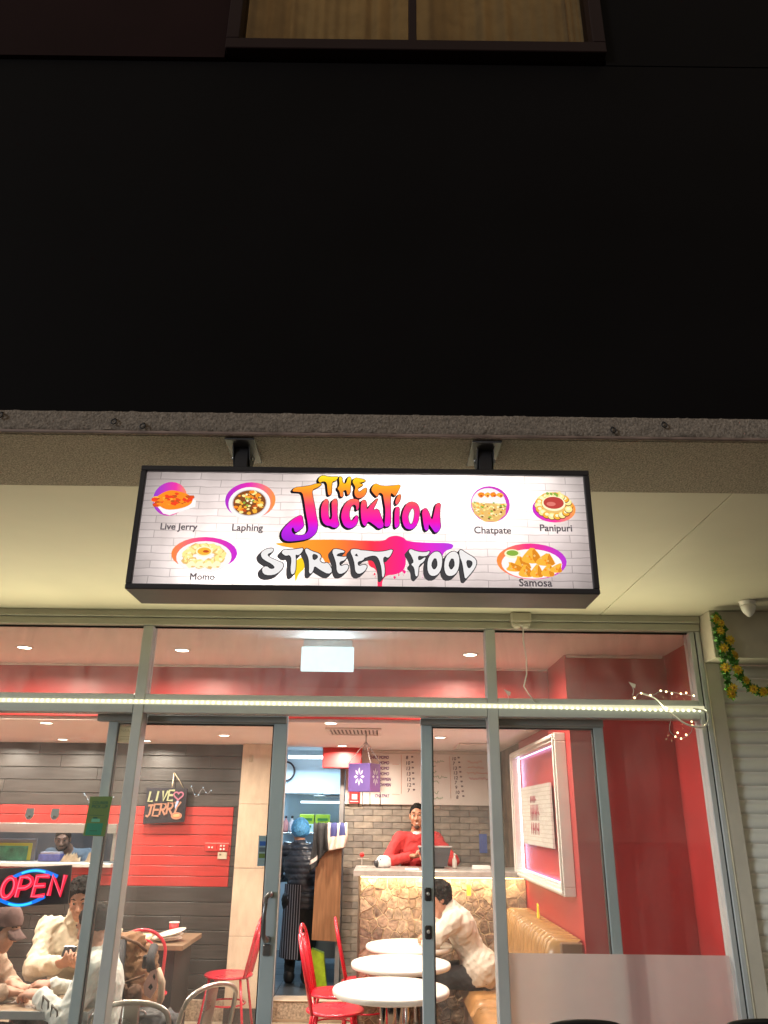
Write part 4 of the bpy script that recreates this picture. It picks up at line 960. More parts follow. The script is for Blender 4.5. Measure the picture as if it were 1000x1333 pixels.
# ================================================================== SERVICE COUNTER
ct = thing('service_counter', 'service counter faced with crazy stone under a lit worktop', 'counter', (.55, 7.7, 0))
mb(M('counter_core', (.52, .40, .26), .9, 0, .2, 20)).box(-.17, 1.275, 7.419, 8.0, 0, 1.235).build('core', ct)
mb(M('counter_end', (.10, .075, .055), .6)).box(-.185, -.171, 7.40, 8.0, 0, 1.235, .002).build('end_panel', ct)
mb(M('worktop_grey', (.34, .31, .28), .3, 0, .15, 20)).box(-.225, 1.278, 7.30, 8.02, 1.236, 1.282, .004).build('worktop', ct)
stone_ms = [M('stone_' + n_, c, .75, 0, .5, 24, 1.0, 38) for n_, c in (('a', (.24, .165, .115)), ('b', (.29, .20, .145)), ('c', (.20, .14, .105)), ('d', (.34, .25, .18)))]
rs = random.Random(17)
def clip_poly(P, n, o):
    out = []
    for i in range(len(P)):
        a, b = P[i], P[(i + 1) % len(P)]; da = a[0] * n[0] + a[1] * n[1] - o; db = b[0] * n[0] + b[1] * n[1] - o
        if da <= 0: out.append(a)
        if (da < 0) != (db < 0) and da != db:
            t = da / (da - db); out.append((a[0] + (b[0] - a[0]) * t, a[1] + (b[1] - a[1]) * t))
    return out
def crazy(x0, x1, z0, z1, nx, nz, gap, rs):
    S = []
    for i in range(nx):
        for j in range(nz): S.append((x0 + (x1 - x0) * (i + .5 * (j % 2) + rs.uniform(.05, .95)) / nx, z0 + (z1 - z0) * (j + rs.uniform(.05, .95)) / nz))
    for i, s in enumerate(S):
        P = [(x0, z0), (x1, z0), (x1, z1), (x0, z1)]
        for k, t in enumerate(S):
            if k == i or abs(t[0] - s[0]) > .6 or abs(t[1] - s[1]) > .6: continue
            d = (t[0] - s[0], t[1] - s[1]); L_ = math.hypot(*d)
            if L_ < 1e-4: continue
            n = (d[0] / L_, d[1] / L_); P = clip_poly(P, n, n[0] * (s[0] + t[0]) / 2 + n[1] * (s[1] + t[1]) / 2 - gap)
            if len(P) < 3: break
        if len(P) >= 3: yield s, P
for s, P in crazy(-.168, 1.274, .005, 1.22, 18, 15, .0026, rs):
    area_ = abs(sum(P[i][0] * P[(i + 1) % len(P)][1] - P[(i + 1) % len(P)][0] * P[i][1] for i in range(len(P)))) / 2
    if area_ < .0006: continue
    d0 = rs.uniform(.002, .009); c = (sum(p[0] for p in P) / len(P), sum(p[1] for p in P) / len(P)); n = len(P)
    b = mb(rs.choice(stone_ms))
    tl_ = (rs.uniform(-.05, .05), rs.uniform(-.07, .07))
    y_ = lambda p, k: 7.422 - d0 - k + tl_[0] * (p[0] - c[0]) + tl_[1] * (p[1] - c[1])
    base = [(p[0], 7.420, p[1]) for p in P]; mid = [(p[0] * .97 + c[0] * .03, y_(p, 0), p[1] * .97 + c[1] * .03) for p in P]; top = [(p[0] * .90 + c[0] * .10, y_(p, .004) + rs.uniform(-.003, .003), p[1] * .90 + c[1] * .10) for p in P]
    b.add(base + mid + top, [(i, (i + 1) % n, n + (i + 1) % n, n + i) for i in range(n)] + [(n + i, n + (i + 1) % n, 2 * n + (i + 1) % n, 2 * n + i) for i in range(n)] + [tuple(range(2 * n, 3 * n))])
    b.build('stone', ct)
mb(glow('warm_led_strip', (1.0, .76, .36), 9)).box(-.16, 1.25, 7.345, 7.357, 1.226, 1.2355).build('light_strip', ct)
area('counter_light', (.55, 7.352, 1.222), 1.4, L_COUNTER, (1, .72, .40), (0, .55, -1), 'RECTANGLE', .012, ct)
mb(M('yellow_note', (.75, .62, .05), .6)).box(.755, .79, 7.376, 7.379, 1.09, 1.175).build('note', ct)['label'] = 'small yellow sticker on the stone front'

pos = thing('till_screen', 'black touch screen till seen from behind on the counter', 'till', (.50, 7.75, 1.282))
pb = mb(M('till_black', (.035, .035, .038), .35))
pb.prism([(.355, 7.70, 1.455), (.655, 7.70, 1.455), (.61, 7.66, 1.30), (.40, 7.66, 1.30)], (0, .03, 0)); pb.build('screen_back', pos)
mb(M('till_rim', (.35, .33, .32), .4)).box(.350, .662, 7.695, 7.738, 1.4555, 1.470, .003).build('screen_rim', pos)
mb(M('till_black', (.03, .03, .03))).box(.42, .59, 7.69, 7.88, 1.283, 1.30, .005).build('base', pos)
mb(M('till_black', (.03, .03, .03))).box(.47, .54, 7.732, 7.78, 1.30, 1.40, .003).build('stand', pos)
tp = thing('tape_dispenser', 'white and black roll dispenser on the left end of the counter', 'dispenser', (.02, 7.7, 1.282))
mb(wp).lathe([(.0, 0), (.062, .004), (.070, .03), (.064, .075), (.04, .098), (0, .104)], (.035, 7.72, 1.2825), 20).build('body', tp)
mb(M('till_black', (.03, .03, .03))).ball((-.022, 7.705, 1.318), (.036, .04, .034), 14, 10).build('roll', tp)
mb(M('till_black', (.03, .03, .03))).box(.0, .06, 7.66, 7.70, 1.345, 1.358, .004).build('cutter', tp)
rn = thing('rose_ornament', 'small red rose on a pale stand at the far left end of the counter', 'ornament', (-.17, 7.75, 1.282))
mb(M('rose_red', (.55, .02, .02), .5)).ball((-.165, 7.75, 1.385), (.02, .02, .022), 10, 8, jit=.12).build('rose', rn)
mb(M('stand_pale', (.6, .56, .5), .4)).cyl((-.165, 7.75, 1.283), (-.165, 7.75, 1.362), .004, n=8).box(-.20, -.12, 7.72, 7.78, 1.2825, 1.290, .002).box(-.205, -.10, 7.74, 7.76, 1.352, 1.356).build('stand', rn)
tag(mb(M('paper_white', (.78, .74, .70), .7)).box(.845, 1.0, 7.62, 7.74, 1.283, 1.312, .002).build('paper_pile'), 'pile of white papers on the right part of the counter', 'papers')
tag(mb(M('paper_white', (.78, .74, .70), .7)).box(.225, .345, 7.42, 7.55, 1.283, 1.290, .001).build('receipt_pad'), 'flat white receipt pad in front of the cashier', 'receipt pad')
bt = thing('sauce_bottle', 'clear bottle standing right of the till', 'bottle', (.685, 7.72, 1.282))
mb(M('bottle_clear', (.5, .45, .4), .15)).lathe([(.020, 0), (.022, .01), (.022, .07), (.010, .095), (.009, .11)], (.685, 7.72, 1.283), 14).build('body', bt)
mb(M('bottle_cap', (.65, .6, .55), .4)).cyl((.685, 7.72, 1.393), (.685, 7.72, 1.408), .010, n=12).build('cap', bt)
tag(mb(M('blue_poster', (.10, .16, .45), .5)).box(1.02, 1.10, 8.586, 8.590, 1.38, 1.56).build('blue_poster'), 'small blue poster on the brick wall at the right', 'poster')

# ================================================================== HALF DOOR, CLOTHES, KITCHEN THINGS
wood_p = M('brown_laminate', (.27, .13, .06), .45, 0, .25, 5, .03, 30, stretch=(9, 9, .8))
hd = thing('swing_door', 'brown laminate half door in the kitchen doorway with clothes over it', 'door', (-.5, 8.4, .17))
mb(wood_p).prism([(-.650, 8.42, .60), (-.385, 8.44, .585), (-.385, 8.44, 1.635), (-.632, 8.42, 1.635)], (0, .035, 0)).build('panel', hd)
mb(M('hinge_steel', (.4, .4, .4), .35, .9)).box(-.384, -.3785, 8.445, 8.47, .80, .90, .001).box(-.384, -.3785, 8.445, 8.47, 1.35, 1.45, .001).build('hinge', hd)
def sheet_cloth(nm, lab, cat, rows, th, mat, mats=None, pick=None):
    """hanging cloth from a grid of points"""
    m_ = len(rows); n = len(rows[0]); V = [p for r_ in rows for p in r_]; Fq = [(i * n + k, i * n + k + 1, (i + 1) * n + k + 1, (i + 1) * n + k) for i in range(m_ - 1) for k in range(n - 1)]
    b = mb(mat).add(V, Fq, True); me = b.mesh(nm); o = put(me, nm); 
    if mats:
        for q in mats: me.materials.append(q)
        for p in me.polygons: p.material_index = pick(p.index % (n - 1), p.index // (n - 1))
    md = o.modifiers.new('thick', 'SOLIDIFY'); md.thickness = th
    return tag(o, lab, cat)
rs = random.Random(31)
def drape(x0, x1, bl, br, y0, amp, n=26, m_=22, zt=1.645, seed=0):
    rows = []
    for i in range(m_ + 1):
        t = i / m_; r_ = []
        for k in range(n + 1):
            u = k / n; x = x0 + (x1 - x0) * u; zb = bl + (br - bl) * u
            z = zt - (zt - zb) * t; y = y0 - .012 * min(1, t * 8) - amp * t ** .6 * (.5 + .5 * sin(u * 13 + seed + .7 * sin(t * 3 + seed)))
            r_.append((x + .012 * sin(t * 4 + u * 9 + seed) * t, y, z + (.004 * sin(u * 21) if t < .1 else 0)))
        rows.append(r_)
    return rows
jk = M('black_jacket_cloth', (.022, .022, .023), .75, 0, .3, 20, .3, 50)
sheet_cloth('hanging_jacket', 'black jacket with white cuff hanging over the left of the half door', 'jacket', drape(-.675, -.525, 1.20, 1.40, 8.41, .05, seed=1), .012, jk, [M('white_cuff', (.62, .55, .5), .7)], lambda k, i: 1 if (i in (17, 18) and k < 9) else 0)
navy = M('navy_cloth', (.045, .05, .17), .75); cw = M('cream_cloth', (.72, .60, .50), .8, 0, .1, 20, .2, 60)
sheet_cloth('hanging_cardigan', 'cream and navy striped garment hanging over the right of the half door', 'cardigan', drape(-.530, -.335, 1.385, 1.43, 8.395, .045, seed=4), .012, cw, [navy], lambda k, i: 1 if (i < 11 and (4 <= k < 12 or 17 <= k < 23)) else 0)
bn = thing('kitchen_bench', 'stainless steel kitchen bench beyond the half door', 'bench', (-.6, 9.6, .17))
mb(stl).box(-.95, -.40, 9.35, 9.95, .90, .94, .004).build('worktop', bn)
mb(M('cabinet_grey', (.16, .18, .19), .4, .3)).box(-.80, -.42, 9.38, 9.93, .30, .899, .004).build('cabinet', bn)
for xx in (-.93, -.44): mb(stl).cyl((xx, 9.38, .171), (xx, 9.38, .899), .018, n=10).build('leg', bn)
mb(M('cabinet_dark', (.02, .02, .02), .4)).box(-.79, -.43, 9.372, 9.3795, .66, .69).build('drawer_slot', bn)
tag(mb(M('blue_white_tub', (.55, .68, .75), .4)).lathe([(.10, 0), (.125, .12), (.13, .125), (.11, .12)], (-.56, 9.6, .941), 20).build('plastic_tub'), 'pale blue tub on the kitchen bench beside the half door', 'tub')
tag(mb(M('green_bag', (.45, .62, .02), .5, 0, .2, 20)).prism([(-.70, 8.60, .171), (-.50, 8.60, .171), (-.54, 8.60, .46), (-.66, 8.60, .50)], (0, .10, 0)).build('shopping_bag'), 'lime green bag on the kitchen floor behind the half door', 'bag')
sf_ = thing('wall_shelf', 'steel wall shelf carrying cartons at the back of the kitchen', 'shelf', (-.85, 10.65, 1.50))
mb(stl).box(-1.25, -.42, 10.50, 10.797, 1.485, 1.515, .003).build('board', sf_)
for xx in (-1.1, -.5): mb(stl).prism([(xx, 10.797, 1.484), (xx, 10.55, 1.484), (xx, 10.797, 1.36)], (.006, 0, 0)).build('bracket', sf_)
s2 = thing('wall_shelf', 'upper steel shelf with a lit edge high on the kitchen back wall', 'shelf', (-.85, 10.6, 1.95))
mb(stl).box(-1.26, -.75, 10.50, 10.797, 1.965, 1.99, .003).box(-.86, -.43, 10.50, 10.797, 1.94, 1.96, .003).build('board', s2)
mb(glow('shelf_tube', (.75, .9, 1.0), 2.2)).box(-1.02, -.44, 10.49, 10.499, 1.862, 1.89).build('lamp', s2)
tag(mb(stl).lathe([(.10, 0), (.16, .015), (.165, .012)], (-.62, 10.62, 1.961), 18).build('steel_tray'), 'steel tray on the upper kitchen shelf', 'tray')
for x0, lab in ((-1.03, 'green and yellow carton on the kitchen shelf, nearer the door stile'), (-.83, 'green and yellow carton on the kitchen shelf, nearer the half door')):
    c_ = thing('food_carton', lab, 'carton', (x0 + .09, 10.6, 1.516), 'cartons on the kitchen shelf')
    mb(M('carton_pale', (.62, .72, .68), .6, 0, .3, 22)).box(x0, x0 + .185, 10.55, 10.70, 1.516, 1.615, .003).build('body', c_)
    mb(M('carton_lime', (.55, .68, .05), .6)).box(x0 + .002, x0 + .183, 10.552, 10.698, 1.6155, 1.73, .003).build('top_band', c_)
    mb(M('carton_green', (.08, .25, .05), .6)).box(x0 + .02, x0 + .15, 10.546, 10.5495, 1.575, 1.60).box(x0 + .03, x0 + .16, 10.548, 10.5515, 1.655, 1.685).build('print', c_)
for x, c, lab in ((-1.21, (.55, .20, .18), 'red topped sauce bottle on the kitchen shelf at the door stile'), (-1.13, (.62, .5, .5), 'pale pink bottle on the kitchen shelf left of the cartons')):
    b_ = thing('kitchen_bottle', lab, 'bottle', (x, 10.62, 1.516), 'bottles on the kitchen shelf')
    mb(M('bottle_%d' % int(-x * 100), c, .35)).lathe([(.034, 0), (.036, .02), (.036, .11), (.014, .15), (.013, .165)], (x, 10.62, 1.516), 14).build('body', b_)
    mb(M('cap_dark', (.05, .02, .02), .4)).cyl((x, 10.62, 1.6815), (x, 10.62, 1.71), .016, n=12).build('cap', b_)
tag(mb(M('dark_pot', (.03, .03, .04), .4)).lathe([(.05, 0), (.06, .05), (.05, .06), (0, .075)], (-.52, 10.62, 1.516), 16).build('cooking_pot'), 'small dark pot on the kitchen shelf near the half door', 'pot')
tag(mb(M('grey_pot', (.35, .33, .33), .4, .5)).lathe([(.05, 0), (.055, .06), (.02, .075), (0, .09)], (-.64, 10.62, 1.516), 16).build('cooking_pot'), 'small grey pot on the kitchen shelf right of the cartons', 'pot')
ck = thing('wall_clock', 'black rimmed clock on the kitchen wall beside the door stile', 'clock', (-1.27, 10.78, 2.26))
mb(M('cap_dark', (.05, .02, .02), .4)).tube([(-1.27 + .12 * cos(a), 10.775, 2.26 + .12 * sin(a)) for a in [2 * pi * k / 28 for k in range(28)]], .012, 6, closed=True).build('rim', ck)
mb(wp).poly([(-1.27 + .115 * cos(2 * pi * k / 28), 10.782, 2.26 + .115 * sin(2 * pi * k / 28)) for k in range(28)]).build('dial', ck)

# serving hatch contents
mn = thing('tray_screen', 'green panel in a yellow and grey frame standing in the serving hatch', 'panel', (-3.65, 8.35, 1.27))
mb(M('screen_frame_grey', (.20, .21, .23), .5)).box(-3.98, -3.42, 8.34, 8.37, 1.272, 1.47, .004).build('frame', mn)
mb(M('screen_yellow', (.55, .55, .05), .5)).box(-3.96, -3.455, 8.333, 8.3395, 1.274, 1.43, .002).build('border', mn)
mb(M('screen_green', (.05, .26, .14), .4, 0, .5, 14)).box(-3.95, -3.49, 8.327, 8.3325, 1.274, 1.405, .002).build('panel', mn)
bb = thing('blue_box', 'blue and white box on the serving hatch ledge in front of the cook', 'box', (-3.23, 8.3, 1.27))
mb(M('box_blue', (.12, .15, .50), .5, 0, .2, 30)).box(-3.34, -3.13, 8.24, 8.36, 1.272, 1.335, .003).build('base', bb)
mb(M('box_white', (.62, .64, .74), .5)).box(-3.33, -3.14, 8.25, 8.35, 1.3355, 1.356, .003).build('lid', bb)
pwm = M('paper_bag_white', (.80, .66, .46), .8, 0, .15, 30, .4, 50)
rs = random.Random(12)
for i, (x, lab) in enumerate(((-3.02, 'crumpled white paper bundle on the serving hatch ledge, left one'), (-2.80, 'taller crumpled white paper bundle on the serving hatch ledge beside the stile'))):
    b = mb(pwm)
    for k in range(26):
        a = rs.uniform(0, 6.28); px = x + .07 * cos(a) * rs.uniform(.2, 1); py = 8.25 + .05 * sin(a) * rs.uniform(.2, 1); h_ = rs.uniform(.04, .085) + .035 * i * (k % 3 == 0); w = .030
        b.add([(px - w, py - w, 1.272), (px + w, py - w * .5, 1.272), (px, py + w, 1.272), (px + rs.uniform(-.02, .02), py + rs.uniform(-.02, .02), 1.272 + h_)], [(0, 2, 1), (0, 1, 3), (1, 2, 3), (2, 0, 3)])
    tag(b.build('paper_bundle'), lab, 'paper bundle', 'paper bundles on the serving hatch')

# ================================================================== LIT FRAME ON THE RED WALL
lb = thing('lit_frame', 'white framed light box with purple glow on the red wall', 'light box', (1.24, 6.7, 1.76))
wfm = M('white_frame_paint', (.74, .68, .62), .45, 0, .06, 6)
Y0_, Y1_, Z0_, Z1_ = 5.54, 7.93, 1.245, 2.275
def frame_rect(b, x0, x1, y0, y1, z0, z1, w):
    b.box(x0, x1, y0, y1, z0, z0 + w, .004).box(x0, x1, y0, y1, z1 - w, z1, .004).box(x0, x1, y0, y0 + w * .8, z0 + w, z1 - w, .004).box(x0, x1, y1 - w * .8, y1, z0 + w, z1 - w, .004)
Y1_ = 7.44
b = mb(wfm); frame_rect(b, 1.20, 1.279, Y0_, Y1_, Z0_, Z1_, .055); b.build('frame', lb)
b = mb(wfm); frame_rect(b, 1.185, 1.199, Y0_ + .012, Y1_ - .012, Z0_ + .012, Z1_ - .012, .022); b.build('moulding', lb)
pm_ = M('lit_panel_pale', (.55, .50, .45), .5)
def brick_print():
    m = bpy.data.materials.new('white_brick_print'); m.use_nodes = True; nt = m.node_tree; N = nt.nodes; L = nt.links; bs_ = N['Principled BSDF']
    tc = N.new('ShaderNodeTexCoord'); sp = N.new('ShaderNodeSeparateXYZ'); cb = N.new('ShaderNodeCombineXYZ'); L.new(tc.outputs['Object'], sp.inputs[0]); L.new(sp.outputs['Y'], cb.inputs['X']); L.new(sp.outputs['Z'], cb.inputs['Y'])
    br = N.new('ShaderNodeTexBrick'); br.inputs['Scale'].default_value = 1; br.inputs['Brick Width'].default_value = .09; br.inputs['Row Height'].default_value = .03; br.inputs['Mortar Size'].default_value = .002
    br.inputs['Color1'].default_value = (.60, .57, .52, 1); br.inputs['Color2'].default_value = (.52, .48, .44, 1); br.inputs['Mortar'].default_value = (.38, .35, .32, 1); L.new(cb.outputs[0], br.inputs['Vector']); L.new(br.outputs['Color'], bs_.inputs['Base Color'])
    return m
py0, py1 = 6.02, 7.26
mb(brick_print()).box(1.245, 1.262, py0, py1, 1.515, 1.965, .001).build('printed_panel', lb)
b = mb(M('crimson_print', (.30, .03, .06), .5)); rs = random.Random(2)
xx_ = 1.2438
for zc, h_, ys in ((1.86, .055, (6.78, 6.72, 6.66, 6.60)), (1.76, .12, (6.80, 6.74, 6.68, 6.62, 6.56, 6.50)), (1.64, .09, (6.80, 6.73, 6.65, 6.58, 6.50))):
    for q, y in enumerate(ys):
        b.tube([(xx_, y + .015, zc - h_ / 2), (xx_, y, zc), (xx_, y - .01, zc + h_ / 2)], [.003, .007, .004], 5)
        if q % 2: b.tube([(xx_, y + .02, zc + h_ * .2), (xx_, y - .05, zc - h_ * .15)], .004, 5)
b.build('brush_lettering', lb)
gled = glow('violet_led', (.62, .50, 1.0), 6); wled = glow('white_violet_led', (.90, .85, 1.0), 9)
mb(gled).box(1.262, 1.27, Y0_ + .10, Y1_ - .06, Z1_ - .060, Z1_ - .056).build('led_strip', lb)
mb(gled).box(1.262, 1.27, Y0_ + .10, Y1_ - .06, Z0_ + .056, Z0_ + .060).build('led_strip', lb)
ldm = MB().mat(wled).box(-.004, .004, -.004, .002, -.009, .009).mesh('led')
for i in range(34): put(ldm, 'led', lb, (1.262 - 1.24, Y1_ - .050 - 6.7, 1.315 + i * .027 - 1.76))
for (loc, dr_, sz, p) in (((1.262, 6.5, Z1_ - .063), (.12, 0, -1), 1.7, 1.0), ((1.262, 6.5, Z0_ + .063), (.12, 0, 1), 1.7, .7)):
    o = area('frame_light', loc, sz, L_BOX * p * .5, (.62, .50, 1.0), dr_, 'RECTANGLE', .012, lb)
    o.rotation_euler = (Matrix.Rotation(0, 3, 'X')).to_euler(); d_ = Vector(dr_).normalized()
    zax = -d_; xax = Vector((0, 1, 0)); yax = zax.cross(xax).normalized(); o.rotation_euler = Matrix((xax, yax, zax)).transposed().to_euler()
d_ = Vector((.1, -1, 0)).normalized(); zax = -d_; xax = Vector((0, 0, 1)); yax = zax.cross(xax).normalized()
o = area('frame_light', (1.258, Y1_ - .06, 1.76), .9, L_BOX * .8, (.50, .48, 1.0), d_, 'RECTANGLE', .012, lb); o.rotation_euler = Matrix((xax, yax, zax)).transposed().to_euler()

# ================================================================== BENCH SEAT
bs = thing('bench_seat', 'tan leather bench seat with tufted back along the red wall', 'bench seat', (.95, 6.4, 0))
lea = M('tan_leather', (.38, .19, .065), .30, 0, .18, 9, .12, 40); lea2 = M('tan_leather_back', (.38, .20, .070), .24, 0, .14, 8, .05, 60)
mb(M('bench_base_stone', (.26, .17, .11), .8, 0, .45, 14, .6, 30)).box(.70, 1.27, 5.46, 7.30, 0, .395).build('base', bs)
for k, (a, c) in enumerate(((5.45, 6.372), (6.376, 7.30))):
    b = mb(lea); n = 22; m_ = 12
    V = []
    for i in range(n + 1):
        for j in range(m_ + 1):
            u = i / n; v = j / m_; y = a + (c - a) * u; x = .66 + .48 * v
            e = min(1, min(u, 1 - u) * 14) ** .5 * min(1, min(v, 1.2 - v) * 9) ** .5
            V.append((x, y, .40 + .085 * e + .006 * sin(y * 40 + 2 * sin(x * 12)) * sin(x * 9)))
    b.add(V, [(i * (m_ + 1) + j, (i + 1) * (m_ + 1) + j, (i + 1) * (m_ + 1) + j + 1, i * (m_ + 1) + j + 1) for i in range(n) for j in range(m_)], True)
    b.box(.665, 1.138, a + .004, c - .004, .397, .402); b.build('seat_cushion', bs)
nch = 17
for i in range(nch):
    y0 = 5.46 + 1.84 * i / nch; y1 = y0 + 1.84 / nch; b = mb(lea2); V = []; nn = 7; zz = [.44, .50, .60, .72, .84, .94, .99, 1.012, 1.015]
    for z in zz:
        for k in range(nn):
            u = k / (nn - 1); e = sin(pi * u) ** .9; puff = .115 * e
            xo = 1.17 - puff - .05 * (1 - (z - .44) / .57) + (.045 * max(0, (z - .96) / .055) ** 2); V.append((xo, y0 + (y1 - y0) * u, z - (.030 * (1 - e) if z > .9 else 0)))
    for k in range(nn): V.append((1.27, y0 + (y1 - y0) * k / (nn - 1), 1.01))
    m_ = len(zz) + 1
    b.add(V, [(r_ * nn + k, r_ * nn + k + 1, (r_ + 1) * nn + k + 1, (r_ + 1) * nn + k) for r_ in range(m_ - 1) for k in range(nn - 1)], True); b.build('channel', bs)
mb(M('tan_leather_dark', (.22, .12, .06), .45)).box(1.13, 1.275, 5.435, 5.458, .40, 1.0, .01).build('end_cap', bs)
tag(mb(M('yellow_paper', (.85, .62, .04), .6)).prism([(1.20, 6.50, 1.016), (1.20, 6.56, 1.016), (1.20, 6.535, 1.115), (1.20, 6.51, 1.10)], (.01, 0, 0)).build('paper_flag'), 'small yellow paper standing on the bench back', 'paper')

# ================================================================== TABLES
top_m = M('white_laminate', (.80, .76, .70), .30, 0, .03, 4); chrome = M('chrome', (.55, .55, .55), .16, 1.0, .05)
def make_table(loc, lab, rot):
    t = thing('round_table', lab, 'table', (0, 0, 0), 'round white tables down the middle')
    mb(top_m).lathe([(0, .728), (.335, .728), (.345, .732), (.350, .742), (.350, .755), (.346, .762), (.335, .765), (0, .765)], n=48).build('tabletop', t)
    for k in range(3):
        a = 2 * pi * k / 3 + .5; mb(chrome).cyl((.055 * cos(a), .055 * sin(a), .03), (.055 * cos(a), .055 * sin(a), .727), .019, n=14).build('post', t)
    mb(chrome).lathe([(.215, 0), (.215, .012), (.20, .02), (.05, .029), (0, .03)], n=32).build('base', t)
    mb(M('black_steel', (.02,) * 3)).lathe([(.12, .715), (.12, .7275)], n=24).build('mount_plate', t)
    return t
t1 = make_table(None, 'nearest of the three round white tables, in the doorway', 0); t1.location = (.076, 5.33, 0)
for loc, lab in (((.157, 6.2, 0), 'middle one of the three round white tables'), ((.245, 7.0, 0), 'farthest of the three round white tables, in front of the counter')):
    c = copy_tree(t1); c.location = loc; c['label'] = lab; c.rotation_euler = (0, 0, loc[0] * 5)

# ================================================================== RED CHAIRS (seat, hoops, legs), front towards +X
redm = M('red_chair_paint', (.56, .018, .04), .28, .1, .08, 5, coat=.3)
def make_chair(lab):
    t = thing('cafe_chair', lab, 'chair', (0, 0, 0), 'red metal cafe chairs')
    mb(redm).lathe([(0, .444), (.19, .444), (.203, .449), (.205, .458), (.198, .465), (.17, .462), (0, .457)], n=32).build('seat', t)
    for sx in (-1, 1):
        for sy in (-1, 1): mb(redm).tube([(sx * .13, sy * .13, .446), (sx * .165, sy * .165, .22), (sx * .20, sy * .19, 0)], .011, 8).build('leg', t)
    mb(redm).tube([(.155 * cos(a), .155 * sin(a), .25) for a in [2 * pi * k / 24 for k in range(24)]], .007, 6, closed=True).build('ring', t)
    def hoop(w, h, r):
        pts = []
        for k in range(25):
            a = pi * k / 24; y = w * cos(a); z = .46 + (h - .46 - w * .9) + w * .9 * sin(a); pts.append((-.17 - .10 * (z - .46) / .45, y, z))
        pts = [(-.165, w * .93, .455)] + pts + [(-.165, -w * .93, .455)]
        return mb(redm).tube(pts, r, 8)
    hoop(.175, .915, .012).build('outer_hoop', t); hoop(.105, .85, .008).build('inner_hoop', t)
    for y in (-.035, .035): mb(redm).tube([(-.168, y, .455), (-.215, y, .66), (-.250, y, .83)], .006, 6).build('spindle', t)
    return t
c0 = make_chair('red cafe chair facing left, alone in front of the beige pillar'); c0.location = (-1.27, 7.5, 0); c0.rotation_euler.z = pi - .05
for loc, rz, lab in (((-.30, 6.28, 0), .10, 'red cafe chair with its seat in view beside the middle round table'), ((-.34, 6.85, 0), -.05, 'red cafe chair whose hoop shows just behind the one at the middle table'), ((-.10, 7.30, 0), .05, 'red cafe chair farthest back, left of the third round table'),
                     ((-1.80, 6.72, 0), 1.75, 'red cafe chair at the dark wall table, behind the brown backpack'), ((-2.23, 6.25, 0), 2.6, 'red cafe chair behind the person in the cream hoodie')):
    c = copy_tree(c0); c.location = loc; c.rotation_euler.z = rz; c['label'] = lab

# wall table with plates
wt = thing('wall_table', 'wooden topped table with dark sides against the plank wall', 'table', (-1.95, 7.25, 0))
mb(M('walnut_top', (.20, .13, .08), .4, 0, .3, 5, stretch=(1, 8, 1))).box(-2.55, -1.545, 6.90, 7.60, .716, .752, .003).build('tabletop', wt)
mb(M('dark_panel', (.012, .012, .013), .6)).box(-2.45, -1.62, 6.98, 7.56, 0, .715, .003).build('pedestal', wt)
cp = thing('paper_cup', 'red paper cup with white rim on the wall table', 'cup', (-1.76, 7.45, .752))
mb(M('cup_red', (.65, .03, .04), .4)).lathe([(.030, 0), (.042, .095)], (-1.76, 7.45, .753), 20).build('body', cp)
mb(wp).tube([(-1.76 + .042 * cos(a), 7.45 + .042 * sin(a), .850) for a in [2 * pi * k / 20 for k in range(20)]], .004, 6, closed=True).build('rim', cp)
plm = M('plate_white', (.80, .74, .66), .35)
for i, (x, y, z, tx, lab) in enumerate(((-1.73, 7.12, .753, 0, 'lowest of the white plates stacked on the wall table'), (-1.72, 7.12, .772, .10, 'middle one of the white plates stacked on the wall table'), (-1.70, 7.13, .795, .20, 'topmost white plate, tilted on the stack on the wall table'))):
    o = tag(mb(plm).lathe([(0, .003), (.08, .003), (.12, .018), (.122, .020), (.08, .008), (0, .007)], n=28).build('dinner_plate'), lab, 'plate', 'plates on the wall table'); o.location = (x, y, z + .004); o.rotation_euler = (tx * .4, -tx, 0)
tag(mb(pwm).box(-2.02, -1.86, 7.0, 7.16, .753, .80, .01).build('paper_bag'), 'folded cream paper bag on the wall table left of the plates', 'paper bag')

# ================================================================== FRONT LEFT TABLE, STEEL CHAIRS, BAGS
ft = thing('window_table', 'table with steel edge at the left window where three people sit', 'table', (-2.2, 5.02, 0))
mb(M('wood_grain_top', (.40, .29, .20), .35, 0, .15, 6, stretch=(1, 7, 1))).box(-2.85, -1.52, 4.70, 5.36, .722, .752, .003).build('tabletop', ft)
eb = mb(M('steel_edge', (.42, .45, .46), .3, .6)); eb.box(-2.86, -1.51, 4.688, 4.6995, .715, .753, .002).box(-2.86, -1.51, 5.3605, 5.372, .715, .753, .002).box(-1.5195, -1.508, 4.70, 5.36, .715, .753, .002); eb.build('edge_trim', ft)
for x in (-2.6, -1.75):
    mb(stl).cyl((x, 5.03, .02), (x, 5.03, .72), .03, n=12).build('leg', ft); mb(stl).box(x - .04, x + .04, 4.75, 5.31, 0, .019, .004).build('foot', ft)
sc = M('brushed_chair_steel', (.50, .47, .43), .28, .9, .1, 5)
